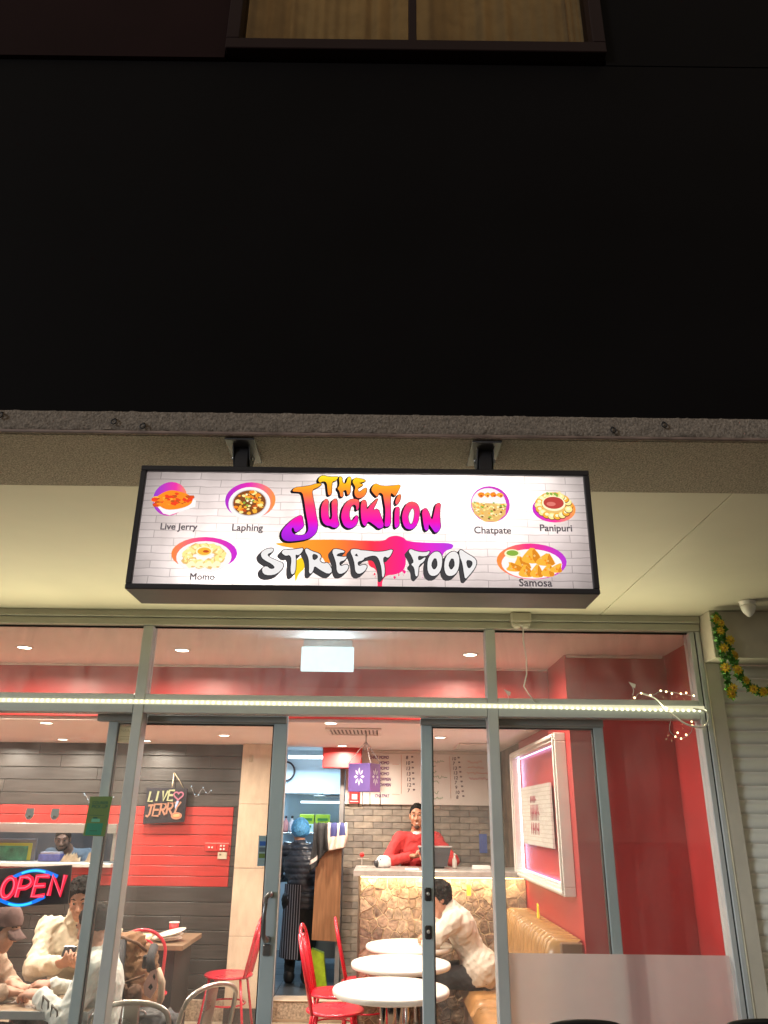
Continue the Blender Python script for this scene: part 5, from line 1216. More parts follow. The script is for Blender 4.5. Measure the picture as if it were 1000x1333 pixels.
def steel_chair(lab):
    t = thing('steel_chair', lab, 'chair', (0, 0, 0), 'brushed steel chairs at the left window')
    mb(sc).lathe([(0, .45), (.19, .45), (.2, .455), (.19, .46), (0, .455)], n=28).build('seat', t)
    for sx in (-1, 1):
        for sy in (-1, 1): mb(sc).tube([(sx * .16, sy * .16, .45), (sx * .2, sy * .19, 0)], .012, 8).build('leg', t)
    pts = [(-.15, .20, .45), (-.19, .205, .62), (-.225, .195, .76)] + [(-.235 - .012 * sin(a), .19 * cos(a), .78 + .075 * sin(a)) for a in [pi * k / 14 for k in range(1, 14)]] + [(-.225, -.195, .76), (-.19, -.205, .62), (-.15, -.20, .45)]
    mb(sc).tube(pts, .013, 10).build('back_hoop', t)
    mb(sc).tube([(-.165, 0, .46), (-.21, 0, .65), (-.24, 0, .845)], .045, 8, flat=(1, 0, 0)).build('back_splat', t)
    for o in t.children:
        if o.name.startswith('back_splat'):
            for v in o.data.vertices:
                z = v.co.z; xm = -.165 - .2 * (z - .46); v.co.x = xm + (v.co.x - xm) * .12
    return t
s0 = steel_chair('brushed steel chair with its curved back towards the doorway'); s0.location = (-1.10, 4.98, 0); s0.rotation_euler.z = 2.55
c = copy_tree(s0); c.location = (-1.30, 4.80, -.03); c.rotation_euler.z = 1.75; c['label'] = 'brushed steel chair at the mullion, only the top of its hoop showing'

# outdoor black chairs
ob = M('black_chair_paint', (.010, .010, .011), .35, .2)
def out_chair(lab):
    t = thing('outdoor_chair', lab, 'chair', (0, 0, 0), 'black metal chairs on the footpath')
    mb(ob).box(-.20, .20, -.20, .20, .44, .462, .01).build('seat', t)
    for sx in (-1, 1):
        for sy in (-1, 1): mb(ob).tube([(sx * .17, sy * .17, .445), (sx * .21, sy * .21, 0)], .013, 8).build('leg', t)
    pts = [(-.19, -.19, .45), (-.185, -.22, .68), (-.17, -.235, .855)] + [(.158 * -cos(a), -.235 - .028 * sin(a), .885 + .042 * sin(a) ** .7) for a in [pi * k / 14 for k in range(0, 15)]] + [(.17, -.235, .855), (.185, -.22, .68), (.19, -.19, .45)]
    mb(ob).tube(pts, .011, 8).build('back_hoop', t)
    b = mb(ob); b.prism([(-.045, -.205, .463), (.045, -.205, .463), (.042, -.262, .918), (-.042, -.262, .918)], (0, .006, 0)); b.build('back_splat', t)
    return t
o0 = out_chair('black metal chair on the footpath in front of the frosted glass'); o0.location = (.86, 3.98, .012)
c = copy_tree(o0); c.location = (1.60, 3.98, .022); c['label'] = 'black metal chair on the footpath in front of the roller shutter'

# ================================================================== SIGNS AND STICKERS
op = thing('open_sign', 'black board with red OPEN lettering and blue arcs hung inside the left window', 'sign', (-1.85, 4.40, 1.36))
ob_ = MB().mat(M('open_board', (.014, .014, .02), .35)).box(-2.095, -1.634, 4.415, 4.430, 1.268, 1.452, .003).build('board', op)
rn_ = glow('neon_red', (1.0, .02, .06), 1.15); rn2 = glow('neon_pink', (1.0, .16, .25), 1.5); bn_ = glow('neon_blue', (.0, .22, 1.0), 1.0); bn2 = glow('neon_cyan', (.05, .72, 1.0), 1.2)
LT = {'O': [[(.5 + .5 * cos(2 * pi * k / 20), .5 + .5 * sin(2 * pi * k / 20)) for k in range(21)]], 'P': [[(0, 0), (0, 1), (.6, 1), (.9, .88), (1, .72), (.9, .56), (.6, .45), (0, .45)]], 'E': [[(1, 0), (0, 0), (0, 1), (1, 1)], [(0, .52), (.85, .52)]], 'N': [[(0, 0), (0, 1), (1, 0), (1, 1)]]}
bo = mb(rn_)
for i, ch in enumerate('OPEN'):
    x0 = -1.985 + i * .083
    for st_ in LT[ch]: bo.tube([(x0 + .062 * px + .016 * pz, 4.409, 1.313 + .092 * pz) for px, pz in st_], .0122, 8)
bo.build('neon_lettering', op)['label'] = 'red letters OPEN'
bo = mb(rn2)
for i, ch in enumerate('OPEN'):
    x0 = -1.985 + i * .083
    for st_ in LT[ch]: bo.tube([(x0 + .062 * px + .016 * pz, 4.3955, 1.313 + .092 * pz) for px, pz in st_], .0024, 6)
bo.build('neon_core', op)
for z0, sg_, x0, x1 in ((1.400, 1, -1.945, -1.700), (1.308, -1, -1.995, -1.755)):
    pts = [(x0 + (x1 - x0) * k / 20, 4.409, z0 + sg_ * .034 * sin(pi * k / 20)) for k in range(21)]
    mb(bn_).tube(pts, .0085, 8).build('neon_arc', op); mb(bn2).tube([(p_[0], 4.402, p_[2]) for p_ in pts[5:16]], .005, 6).build('neon_core', op)
op.rotation_euler.y = -.055; op.location.x += .022; op.location.y += .022
hk = M('hook_grey', (.5, .53, .52), .4)
for x, lab in ((-1.864, 'grey adhesive hook on the left window glass, left of its twin'), (-1.73, 'grey adhesive hook on the left window glass, nearer the green sticker')):
    t = thing('adhesive_hook', lab, 'hook', (x, 4.39, 1.71), 'adhesive hooks on the left window')
    mb(hk).prism([(x - .018, 4.399, 1.738), (x + .02, 4.399, 1.738), (x + .02, 4.399, 1.70), (x + .008, 4.399, 1.682), (x - .010, 4.399, 1.682), (x - .022, 4.399, 1.70)], (0, -.008, 0)).build('pad', t)
    mb(hk).tube([(x, 4.389, 1.70), (x, 4.375, 1.69), (x, 4.372, 1.70)], .004, 6).build('hook', t)
cs = thing('courier_sticker', 'green courier pick-up sticker on the left window over the door stile', 'sticker', (-1.525, 4.397, 1.70))
gs = M('sticker_green', (.04, .62, .28), .5, 0, .05, 8); gd = M('sticker_dark_green', (.015, .10, .06), .5); gm = M('sticker_mid_green', (.02, .22, .13), .5)
X_ = lambda z: -1.512 + .03 * (z - 1.7) * 0
mb(gs).prism([(-1.556, 4.3985, 1.80), (-1.437, 4.3985, 1.802), (-1.452, 4.3985, 1.604), (-1.566, 4.3985, 1.606)], (0, -.0008, 0)).build('sheet', cs)
b = mb(gd); add_text(b, 'COURIER', (-1.540, 4.3972, 1.762), (1, 0, 0), (0, 0, 1), width=.084, bold=.0008); add_text(b, 'PICK-UP', (-1.540, 4.3972, 1.742), (1, 0, 0), (0, 0, 1), width=.084, bold=.0008)
b.box(-1.546, -1.470, 4.3970, 4.3975, 1.706, 1.708); b.box(-1.535, -1.495, 4.3966, 4.3969, 1.629, 1.632); b.box(-1.525, -1.502, 4.3966, 4.3969, 1.690, 1.698); b.build('lettering', cs)
mb(gm).prism([(-1.552, 4.3974, 1.668), (-1.468, 4.3974, 1.668), (-1.472, 4.3974, 1.610), (-1.556, 4.3974, 1.610)], (0, -.0003, 0)).build('dark_block', cs)
mb(M('sticker_light_green', (.12, .42, .28), .5)).box(-1.532, -1.488, 4.3968, 4.3973, 1.674, 1.690).build('pictogram', cs)
ns = thing('name_sticker', 'small faded paper sticker at the top of the left door leaf', 'sticker', (-1.43, 4.49, 2.13))
mb(translucent('faded_paper', (.55, .52, .40), .5)).box(-1.482, -1.395, 4.4935, 4.4950, 2.088, 2.182).build('sheet', ns)
b = mb(M('faded_ink', (.30, .30, .22), .7)); add_text(b, 'NAAZ', (-1.47, 4.4925, 2.145), (1, 0, 0), (0, 0, 1), width=.065); b.box(-1.47, -1.405, 4.4922, 4.4925, 2.118, 2.121); b.box(-1.47, -1.41, 4.4922, 4.4925, 2.105, 2.108); b.build('lettering', ns)

lj = thing('neon_board', 'black board with neon style words LIVE JERRY hung on the plank wall', 'sign', (-2.09, 8.06, 1.78))
mb(M('open_board', (.014, .014, .02), .35)).prism([(-2.305, 8.05, 1.955), (-1.905, 8.05, 1.955), (-1.905, 8.05, 1.645), (-2.305, 8.05, 1.625)], (0, .025, 0)).build('board', lj)
yn = glow('neon_yellow', (1.0, .86, .42), 1.0); pn = glow('neon_peach', (1.0, .42, .24), 1.0); hn = glow('neon_rose', (1.0, .30, .36), 1.0); wn = glow('neon_white', (.85, .85, 1.0), 1.1)
LT2 = dict(LT); LT2.update({'L': [[(0, 1), (0, 0), (.8, .05)]], 'I': [[(.3, 0), (.3, 1)]], 'V': [[(0, 1), (.4, 0), (.9, 1)]], 'J': [[(.1, .95), (.9, 1)], [(.6, 1), (.55, .2), (.3, 0), (.0, .1)]], 'R': [[(0, 0), (0, 1), (.7, .95), (.8, .7), (.6, .5), (0, .45)], [(.3, .45), (.9, 0)]], 'Y': [[(0, 1), (.4, .5), (.9, 1)], [(.4, .5), (.25, 0)]]})
for word, x0, z0, w_, h_, adv, mt in (('LIVE', -2.275, 1.828, .052, .092, .062, yn), ('JERRY', -2.285, 1.690, .060, .105, .066, pn)):
    b = mb(mt)
    for i, ch in enumerate(word):
        for st_ in LT2[ch]: b.tube([(x0 + i * adv + w_ * px + .012 * pz, 8.047, z0 + h_ * pz + i * (.008 if word == 'JERRY' else .004)) for px, pz in st_], .0095, 6)
    b.build('neon_word', lj)['label'] = 'words ' + word
b = mb(hn); b.tube([(-1.985 + .046 * (sin(a) ** 3), 8.047, 1.885 + .042 * (.81 * cos(a) - .31 * cos(2 * a) - .125 * cos(3 * a) - .06 * cos(4 * a))) for a in [2 * pi * k / 30 for k in range(30)]], .007, 6, closed=True); b.build('neon_heart', lj)
mb(wn).tube([(-1.985, 8.046, 1.835), (-2.0, 8.046, 1.79), (-1.995, 8.046, 1.755)], [.012, .010, .006], 8).build('neon_fork', lj)
mb(pn).tube([(-1.985 + .048 * cos(a), 8.047, 1.700 + .027 * sin(a)) for a in [2 * pi * k / 24 for k in range(24)]], .006, 6, closed=True).build('neon_plate', lj)
b = mb(M('neon_food', (.6, .22, .1), .5, es=.4)); b.ball((-1.985, 8.046, 1.700), (.040, .003, .02), 14, 8); b.build('plate_picture', lj)
mb(M('hanger_cord', (.55, .45, .3), .6)).tube([(-2.06, 8.085, 2.10), (-2.06, 8.07, 2.0), (-2.06, 8.065, 1.957)], .006, 6).tube([(-2.06, 8.085, 2.10), (-2.0, 8.075, 2.03), (-1.95, 8.065, 1.957)], .003, 5).build('hanger', lj)
ou = thing('power_outlet', 'red double power outlet plate on the red planks', 'outlet', (-1.56, 8.09, 1.42))
mb(M('outlet_red', (.55, .04, .035), .35)).box(-1.690, -1.575, 8.088, 8.0995, 1.388, 1.455, .003).box(-1.572, -1.462, 8.088, 8.0995, 1.388, 1.455, .003).build('plate', ou)
b = mb(wp)
for x, z in ((-1.65, 1.42), (-1.62, 1.42), (-1.535, 1.435), (-1.505, 1.435), (-1.535, 1.405), (-1.505, 1.405)): b.cyl((x, 8.0875, z), (x, 8.084, z), .009, n=10)
b.build('switches', ou)
mb(M('outlet_rim', (.75, .4, .36), .4)).box(-1.690, -1.462, 8.087, 8.0995, 1.456, 1.461).build('rim', ou)
ls = thing('light_switch', 'beige switch plate below the red outlet', 'switch', (-1.53, 8.09, 1.35))
mb(M('switch_beige', (.55, .48, .36), .4)).box(-1.56, -1.472, 8.088, 8.0995, 1.318, 1.378, .003).build('plate', ls)
mb(M('switch_dark', (.2, .18, .12), .4)).box(-1.545, -1.525, 8.086, 8.0878, 1.35, 1.366).build('rocker', ls)
for x, z, lab, n_, w in ((-2.78, 1.86, 'tangle of tiny glowing blue-white dots on the planks above the hatch', 14, .30), (-1.78, 1.93, 'short line of tiny glowing blue dots right of the LIVE JERRY board', 6, .20)):  # tiny glowing blue dots set along a thin wire
    t = thing('fairy_lights', lab, 'fairy lights', (x, 8.08, z)); rs = random.Random(int(-x * 100))
    mb(M('clear_wire', (.5, .5, .5), .3)).tube([(x - w / 2 + w * k / 12, 8.085, z + .035 * cos(k * .9) - .02 * sin(k * .35)) for k in range(13)], .0014, 4).build('wire', t)
    bm_ = MB().mat(glow('dot_blue', (.55, .8, 1.0), 1.6)).ball((0, 0, 0), (.005, .004, .004), 6, 4).mesh('bulb')
    for k in range(n_): u = k / (n_ - 1) * 12; put(bm_, 'bulb', t, (-w / 2 + w * u / 12 + rs.uniform(-.008, .008), 0, .035 * cos(u * .9) - .02 * sin(u * .35) + rs.uniform(-.01, .01)))

# lantern
ln = thing('paper_lantern', 'purple box lantern with white blossom print hanging in the doorway', 'lantern', (-.13, 6.6, 2.375))
pm2 = M('lantern_purple', (.085, .045, .19), .7, 0, .1, 8); pm3 = M('lantern_violet', (.17, .06, .24), .7, 0, .1, 8)
lq = [(-.262, 6.56), (-.085, 6.46), (-.004, 6.60), (-.18, 6.70)]
for i in range(4):
    a, c = lq[i], lq[(i + 1) % 4]; b = mb(pm2 if i % 2 == 0 else pm3)
    d_ = Vector((c[0] - a[0], c[1] - a[1], 0)); nrm = Vector((d_.y, -d_.x, 0)).normalized()
    b.prism([(a[0], a[1], 1.90), (c[0], c[1], 1.90), (c[0], c[1], 2.115), (a[0], a[1], 2.115)], tuple(-nrm * .003)); b.build('side_panel', ln)
    b = mb(M('blossom_white', (.45, .40, .48), .7)); cx_, cy_ = (a[0] + c[0]) / 2, (a[1] + c[1]) / 2; dd = d_.normalized()
    for k in range(8):
        q = 2 * pi * k / 8; P3 = []
        for (rr, sp_) in ((.014, 0), (.042, -.25), (.062, 0), (.042, .25)):
            P3.append(Vector((cx_, cy_, 2.012)) + dd * rr * cos(q + sp_) * .8 + Vector((0, 0, 1)) * rr * sin(q + sp_) * 1.15 + nrm * .0015)
        b.poly(P3)
    b.build('blossom_print', ln)
b = mb(M('lantern_cord', (.45, .42, .42), .6))
for a in lq: b.tube([(a[0], a[1], 2.116), (-.125, 6.58, 2.29)], .0035, 5)
b.tube([(-.125, 6.58, 2.29), (-.125, 6.58, 2.374)], .006, 6); b.build('cord', ln)
for a in lq + [((lq[0][0] + lq[1][0]) / 2 + .03, 6.5)]: mb(rubber).tube([(a[0], a[1], 1.899), (a[0] + .002, a[1], 1.79)], .0035, 5).build('tassel', ln)

# junction box, cable, tags and warm fairy lights at the right bay
jb_ = thing('junction_box', 'white plastic junction box under the soffit with a cable to the LED strip', 'junction box', (.79, 4.30, 2.78))
mb(M('aged_plastic', (.52, .50, .42), .45)).box(.732, .845, 4.275, 4.335, 2.755, 2.811, .005).box(.738, .84, 4.282, 4.33, 2.735, 2.7545, .004).build('body', jb_)
for x in (.765, .812): mb(M('aged_plastic_light', (.62, .60, .52), .4)).lathe([(.022, 0), (.020, -.008), (.012, -.012), (0, -.012)], (x, 4.306, 2.735), 14).build('gland', jb_)
mb(wp).tube([(.80, 4.306, 2.73), (.80, 4.32, 2.66), (.812, 4.325, 2.55), (.81, 4.33, 2.47), (.79, 4.33, 2.40), (.815, 4.335, 2.36), (.85, 4.335, 2.315)], .0036, 6).build('cable', jb_)
for x, z, lab in ((.70, 2.37, 'white paper tag on a string in the right transom pane, by the mullion'), (1.40, 2.42, 'white paper tag standing above the LED strip in the right bay')):
    t = thing('paper_tag', lab, 'tag', (x, 4.34, z), 'paper tags left on the right bay')
    mb(M('paper_white', (.78, .74, .70))).prism([(x - .02, 4.342, z + .015), (x + .018, 4.338, z + .0), (x + .012, 4.338, z - .022), (x - .004, 4.342, z - .012)], (0, .0015, .0)).build('tag', t)
    mb(wp).tube([(x, 4.342, z - .01), (x + .004, 4.342, z - .035), (x - .004, 4.342, z - .06)], .002, 5).build('string', t)
fl = thing('fairy_lights', 'loose loop of warm fairy lights at the right end of the LED strip', 'fairy lights', (1.65, 4.34, 2.29))
mb(wp).tube([tuple(q) for q in catm([(1.45, 4.335, 2.37), (1.52, 4.33, 2.34), (1.58, 4.32, 2.27), (1.66, 4.31, 2.205), (1.75, 4.31, 2.19), (1.79, 4.32, 2.235), (1.785, 4.33, 2.275), (1.72, 4.335, 2.29)], 8)], .005, 6).build('wire', fl)
mb(M('clear_wire', (.5, .5, .5))).tube([tuple(q) for q in catm([(1.40, 4.335, 2.33), (1.43, 4.33, 2.37), (1.50, 4.33, 2.36), (1.56, 4.33, 2.385), (1.66, 4.33, 2.37), (1.72, 4.33, 2.36)], 8)], .0016, 5).build('wire', fl)
mb(M('clear_wire', (.5, .5, .5))).tube([tuple(q) for q in catm([(1.60, 4.325, 2.26), (1.57, 4.32, 2.17), (1.63, 4.32, 2.13), (1.69, 4.32, 2.17), (1.70, 4.325, 2.25)], 8)], .0016, 5).build('wire', fl)
bm_ = MB().mat(glow('fairy_warm', (1.0, .80, .40), 5)).ball((0, 0, 0), (.0055, .004, .0055), 6, 4).mesh('bulb'); rs = random.Random(6)
for x, z in ((1.40, 2.345), (1.44, 2.37), (1.49, 2.36), (1.55, 2.385), (1.58, 2.38), (1.61, 2.37), (1.66, 2.37), (1.69, 2.375), (1.73, 2.36), (1.60, 2.14), (1.63, 2.13), (1.615, 2.16), (1.66, 2.15), (1.70, 2.22), (1.70, 2.20), (1.77, 2.20)): put(bm_, 'bulb', fl, (x - 1.65, -.012, z - 2.29))

# bags at the left window
bp = thing('backpack', 'brown canvas backpack with black straps and pink patch on a chair behind the mullion', 'backpack', (-1.46, 5.35, .45))
can = M('brown_canvas', (.24, .12, .055), .8, 0, .35, 9, .35, 60); strap = M('black_webbing', (.02, .02, .024), .7, 0, .2, 30, .3, 120)
sdf_obj('body', [cap((-1.66, 5.42, .58), (-1.60, 5.44, .94), .085, .07, .03), cap((-1.40, 5.40, .58), (-1.42, 5.42, .90), .085, .065, .03), cap((-1.62, 5.32, .58), (-1.56, 5.33, .92), .075, .06, .03), cap((-1.42, 5.30, .58), (-1.44, 5.32, .86), .08, .06, .03), cap((-1.56, 5.36, .62), (-1.52, 5.38, .95), .13, .09, .03), cap((-1.60, 5.37, .98), (-1.48, 5.37, 1.0), .055, .04, .03)], can, bp, .009, (.012, 70, 3))
sdf_obj('front_pocket', [cap((-1.56, 5.25, .62), (-1.52, 5.25, .74), .055, .05, .02), cap((-1.44, 5.23, .62), (-1.43, 5.235, .74), .055, .05, .02)], M('dark_brown_canvas', (.13, .065, .035), .8, 0, .3, 9, .35, 60), bp, .009, (.008, 80, 6))
mb(M('dark_brown_canvas', (.13, .065, .035))).tube([(-1.66, 5.34, 1.0), (-1.56, 5.29, 1.02), (-1.46, 5.30, .985), (-1.41, 5.33, .94)], .009, 6).tube([(-1.60, 5.255, .80), (-1.50, 5.225, .79), (-1.38, 5.235, .83)], .007, 6).build('seam', bp)
for x0, x1, z0, z1 in ((-1.555, -1.49, 1.00, .66), (-1.36, -1.335, .97, .86)):
    mb(strap).tube([(x0, 5.30, z0), ((x0 + x1) / 2 - .01, 5.225, (z0 + z1) / 2), (x1, 5.20, z1)], .026, 10, flat=(0, 1, 0)).build('strap', bp)
mb(strap).box(-1.40, -1.345, 5.215, 5.245, .865, .935, .006).build('buckle', bp)
pk = M('pink_patch', (.70, .42, .38), .7); 
mb(pk).prism([(-1.375, 5.205, .79), (-1.335, 5.205, .87), (-1.305, 5.205, .86), (-1.295, 5.205, .77), (-1.325, 5.205, .715), (-1.365, 5.205, .735)], (0, .012, 0)).build('patch', bp)
b = mb(strap); b.prism([(-1.345, 5.2035, .775), (-1.33, 5.2035, .795), (-1.318, 5.2035, .775), (-1.33, 5.2035, .76)], (0, -.002, 0)).prism([(-1.325, 5.2035, .83), (-1.318, 5.2035, .845), (-1.308, 5.2035, .825), (-1.314, 5.2035, .81)], (0, -.002, 0)); b.build('patch_print', bp)
mb(M('cream_strap', (.65, .48, .36), .7)).tube([(-1.30, 5.22, .87), (-1.27, 5.21, .80), (-1.265, 5.21, .72), (-1.285, 5.215, .66)], [.012, .022, .02, .012], 8, flat=(0, 1, 0)).build('side_band', bp)
bg_ = thing('shoulder_bag', 'large black bag on the floor chair below the brown backpack', 'bag', (-1.38, 5.1, .3))
sdf_obj('body', [cap((-1.52, 5.02, .60), (-1.18, 5.00, .60), .13, .11, .05, ((0, 1, 0), 1.1)), cap((-1.52, 5.04, .42), (-1.18, 5.02, .42), .14, .13, .05), cap((-1.52, 5.04, .28), (-1.18, 5.02, .28), .12, .12, .05)], M('black_nylon', (.018, .018, .02), .5, 0, .3, 12, .3, 40), bg_, .010, (.014, 60, 5))
mb(chrome).tube([(-1.30 + .03 * cos(a), 4.94 + .01 * cos(a), .66 + .05 * sin(a)) for a in [pi * k / 12 for k in range(13)]], .006, 6).build('handle', bg_)
cn = thing('plastic_wrapper', 'small clear wrapper on the window table beside the capped man', 'wrapper', (-2.06, 4.85, .753))
mb(M('clear_wrap', (.7, .66, .6), .15)).ball((-2.03, 4.88, .765), (.05, .03, .012), 9, 6, False, .35).build('film', cn)
# ================================================================== PEOPLE
def unit(v): v = np.array(v, float); return v / np.linalg.norm(v)
def ik(a, c, l1, l2, hint):
    a, c = np.array(a, float), np.array(c, float); d = c - a; L_ = np.linalg.norm(d); u = d / L_; L_ = min(L_, (l1 + l2) * .999)
    x = (l1 * l1 - l2 * l2 + L_ * L_) / (2 * L_); h_ = math.sqrt(max(0, l1 * l1 - x * x)); n = np.array(hint, float); n = n - u * (n @ u); n = n / (np.linalg.norm(n) + 1e-9)
    return a + u * x + n * h_
def frame_of(f, up):
    f = unit(f); s = unit(np.cross(f, up)); u = np.cross(s, f); return f, u, s
def head_prims(c, f, up, k=.95):
    f, u, s = frame_of(f, up); R = np.stack([s, f, u], 1); c = np.array(c, float)
    P = lambda a, b, d: c + (s * a + f * b + u * d) * k
    out = [ell(P(0, -.012, .030), np.array((.074, .096, .092)) * k, R, .015), ell(P(0, .022, -.050), np.array((.058, .066, .064)) * k, R, .03), ell(P(0, .060, -.098), np.array((.024, .020, .018)) * k, R, .03),
           cap(P(-.034, .080, .034), P(.034, .080, .034), .011 * k, k=.02), ell(P(-.04, .062, -.022), np.array((.022, .022, .022)) * k, R, .025), ell(P(.04, .062, -.022), np.array((.022, .022, .022)) * k, R, .025)]
    out += [dict(ell(P(sx * .031, .104, .012), np.array((.018, .014, .012)) * k, R, .012), op='s') for sx in (-1, 1)]
    out += [cap(P(0, .086, .018), P(0, .108, -.024), .008 * k, .014 * k, .010), cap(P(-.012, .098, -.030), P(.012, .098, -.030), .009 * k, k=.008),
            cap(P(-.020, .082, -.056), P(.020, .082, -.056), .0085 * k, k=.008), cap(P(-.017, .081, -.069), P(.017, .081, -.069), .009 * k, k=.006)]
    for sx in (-1, 1): out += [ell(P(sx * .076, -.008, -.004), np.array((.011, .022, .033)) * k, R, .006)]
    return out, P, R, (f, u, s)
def hand_prims(w, d, n, side=1, curl=.5, k=1.0, spread=.16):
    """wrist, pointing direction, palm normal; thumb on +side"""
    d = unit(d); n = np.array(n, float); n = unit(n - d * (n @ d)); s = np.cross(d, n) * side; w = np.array(w, float); out = []
    R = np.stack([s, d, n], 1)
    out.append(ell(w + d * .052 * k, np.array((.040, .054, .018)) * k, R, .012)); out.append(cap(w - d * .02, w + d * .02, .027 * k, .027 * k, .02, (n, 1.35)))
    for i, (o, L_) in enumerate(((.030, .070), (.010, .080), (-.010, .074), (-.029, .058))):
        b0 = w + d * (.090 - abs(o) * .18) * k + s * o * k; dd = unit(d + s * o * spread * 10 * .5); p = b0; a = curl * .6
        for q, fr in enumerate((.44, .32, .26)):
            dv = dd * cos(a) + n * sin(a); e = p + dv * L_ * fr * k; out.append(cap(p, e, (.0092 - .0007 * q) * k, (.0086 - .0008 * q) * k, .003)); p = e; a += curl * .9
    b0 = w + d * .025 * k + s * .030 * k; e = b0 + (s * .75 + d * .6 + n * .25) * .042 * k; out.append(cap(b0, e, .0135 * k, .0105 * k, .008)); e2 = e + unit(s * .25 + d + n * .35) * .034 * k; out.append(cap(e, e2, .0105 * k, .0085 * k, .004))
    return out
SKIN = {}
def skin(nm, c): return M('skin_' + nm, c, .5, 0, .12, 18, .06, 140)
def eyes_and_hair(t, P, R, fr, hair_m, style, seed=1, brow=True):
    f, u, s = fr
    for sx in (-1, 1):
        b = mb(M('eye_white', (.38, .34, .31), .3)); c = P(sx * .031, .078, .011); b.ball(tuple(c), .0100, 10, 8); b.mat(M('eye_dark', (.02, .012, .008), .15)); b.ball(tuple(c + f * .0045), .0070, 8, 6); b.build('eye', t)
    if brow:
        b = mb(hair_m)
        for sx in (-1, 1): b.tube([tuple(P(sx * .016, .091, .036)), tuple(P(sx * .033, .088, .043)), tuple(P(sx * .050, .074, .037))], [.0035, .0045, .0025], 6)
        b.build('eyebrows', t)
    c0 = P(0, -.014, .034)
    if style == 'none': return
    r = {'short': (.079, .100, .097), 'thick': (.092, .112, .112), 'curly': (.094, .114, .110), 'fade': (.0765, .0985, .0945)}[style]
    pr = [ell(c0, r, R, .015)]
    if style in ('thick', 'curly'):
        rs = random.Random(seed)
        for i in range(26):
            a = rs.uniform(0, 2 * pi); e = rs.uniform(.15, 1.4); d = s * cos(a) * cos(e) + f * sin(a) * cos(e) + u * sin(e)
            pr.append(ell(np.array(c0) + d * .095, (.024, .024, .020), R, .014))
        pr.append(cap(P(-.05, .085, .088), P(.05, .085, .088), .020, k=.02))
    n1 = unit(u * .55 - f * .83); o1 = np.dot(P(0, .070, .074 if style == 'fade' else .064), n1)
    clip = [(-n1, -o1)]
    n2 = unit(u * .92 + f * .1); o2 = np.dot(P(0, -.06, -.060), n2); clip.append((-n2, -o2))
    sdf_obj('hair', pr, hair_m, t, .0055, (.010 if style in ('curly', 'thick') else .004, 150, seed), clip, cn=.010)
def torso_prims(pel, chest, neck, shL, shR, g=0., w=1.0, ax=(0, 1, 0), thick=1.5):
    pel, chest, neck = (np.array(q, float) for q in (pel, chest, neck)); sd = unit(np.array(shR) - np.array(shL))
    fl = (ax, thick)
    ax = unit(np.cross(chest - pel, sd))
    out = [cap(pel - sd * .06 * w, pel + sd * .06 * w, .105 * w + g, k=.03, flat=(ax, 1.15)), cap(chest - sd * .075 * w, chest + sd * .075 * w, .108 * w + g, k=.03, flat=(ax, 1.18)), cap(pel, chest, .125 * w + g, .135 * w + g, .05, (ax, 1.35))]
    out += [cap(np.array(shL), np.array(shR), .052 + g, k=.05), cap((np.array(shL) + np.array(shR)) / 2, neck, .075 + g * .6, .060 + g * .4, .03)]
    return out
def arm_prims(sh, el, wr, g=0., cut=0., thick=1.):
    sh, el, wr = (np.array(q, float) for q in (sh, el, wr)); d = unit(wr - el)
    return [cap(sh, el, .047 * thick + g, .040 * thick + g, .03), cap(el, wr - d * cut, .040 * thick + g, .029 * thick + g, .02)]
def leg_prims(hp, kn, an, toe, g=0., cut=0.):
    hp, kn, an, toe = (np.array(q, float) for q in (hp, kn, an, toe)); d = unit(an - kn)
    return [cap(hp, kn, .082 + g, .056 + g, .04), cap(kn, an - d * cut, .054 + g, .038 + g, .03)]
def foot_prims(an, toe, g=0.):
    an, toe = np.array(an, float), np.array(toe, float); return [cap(an + np.array((0, 0, -.02)), toe, .042 + g, .034 + g, .03), cap(an, an + (0, 0, -.035), .04 + g, k=.02)]
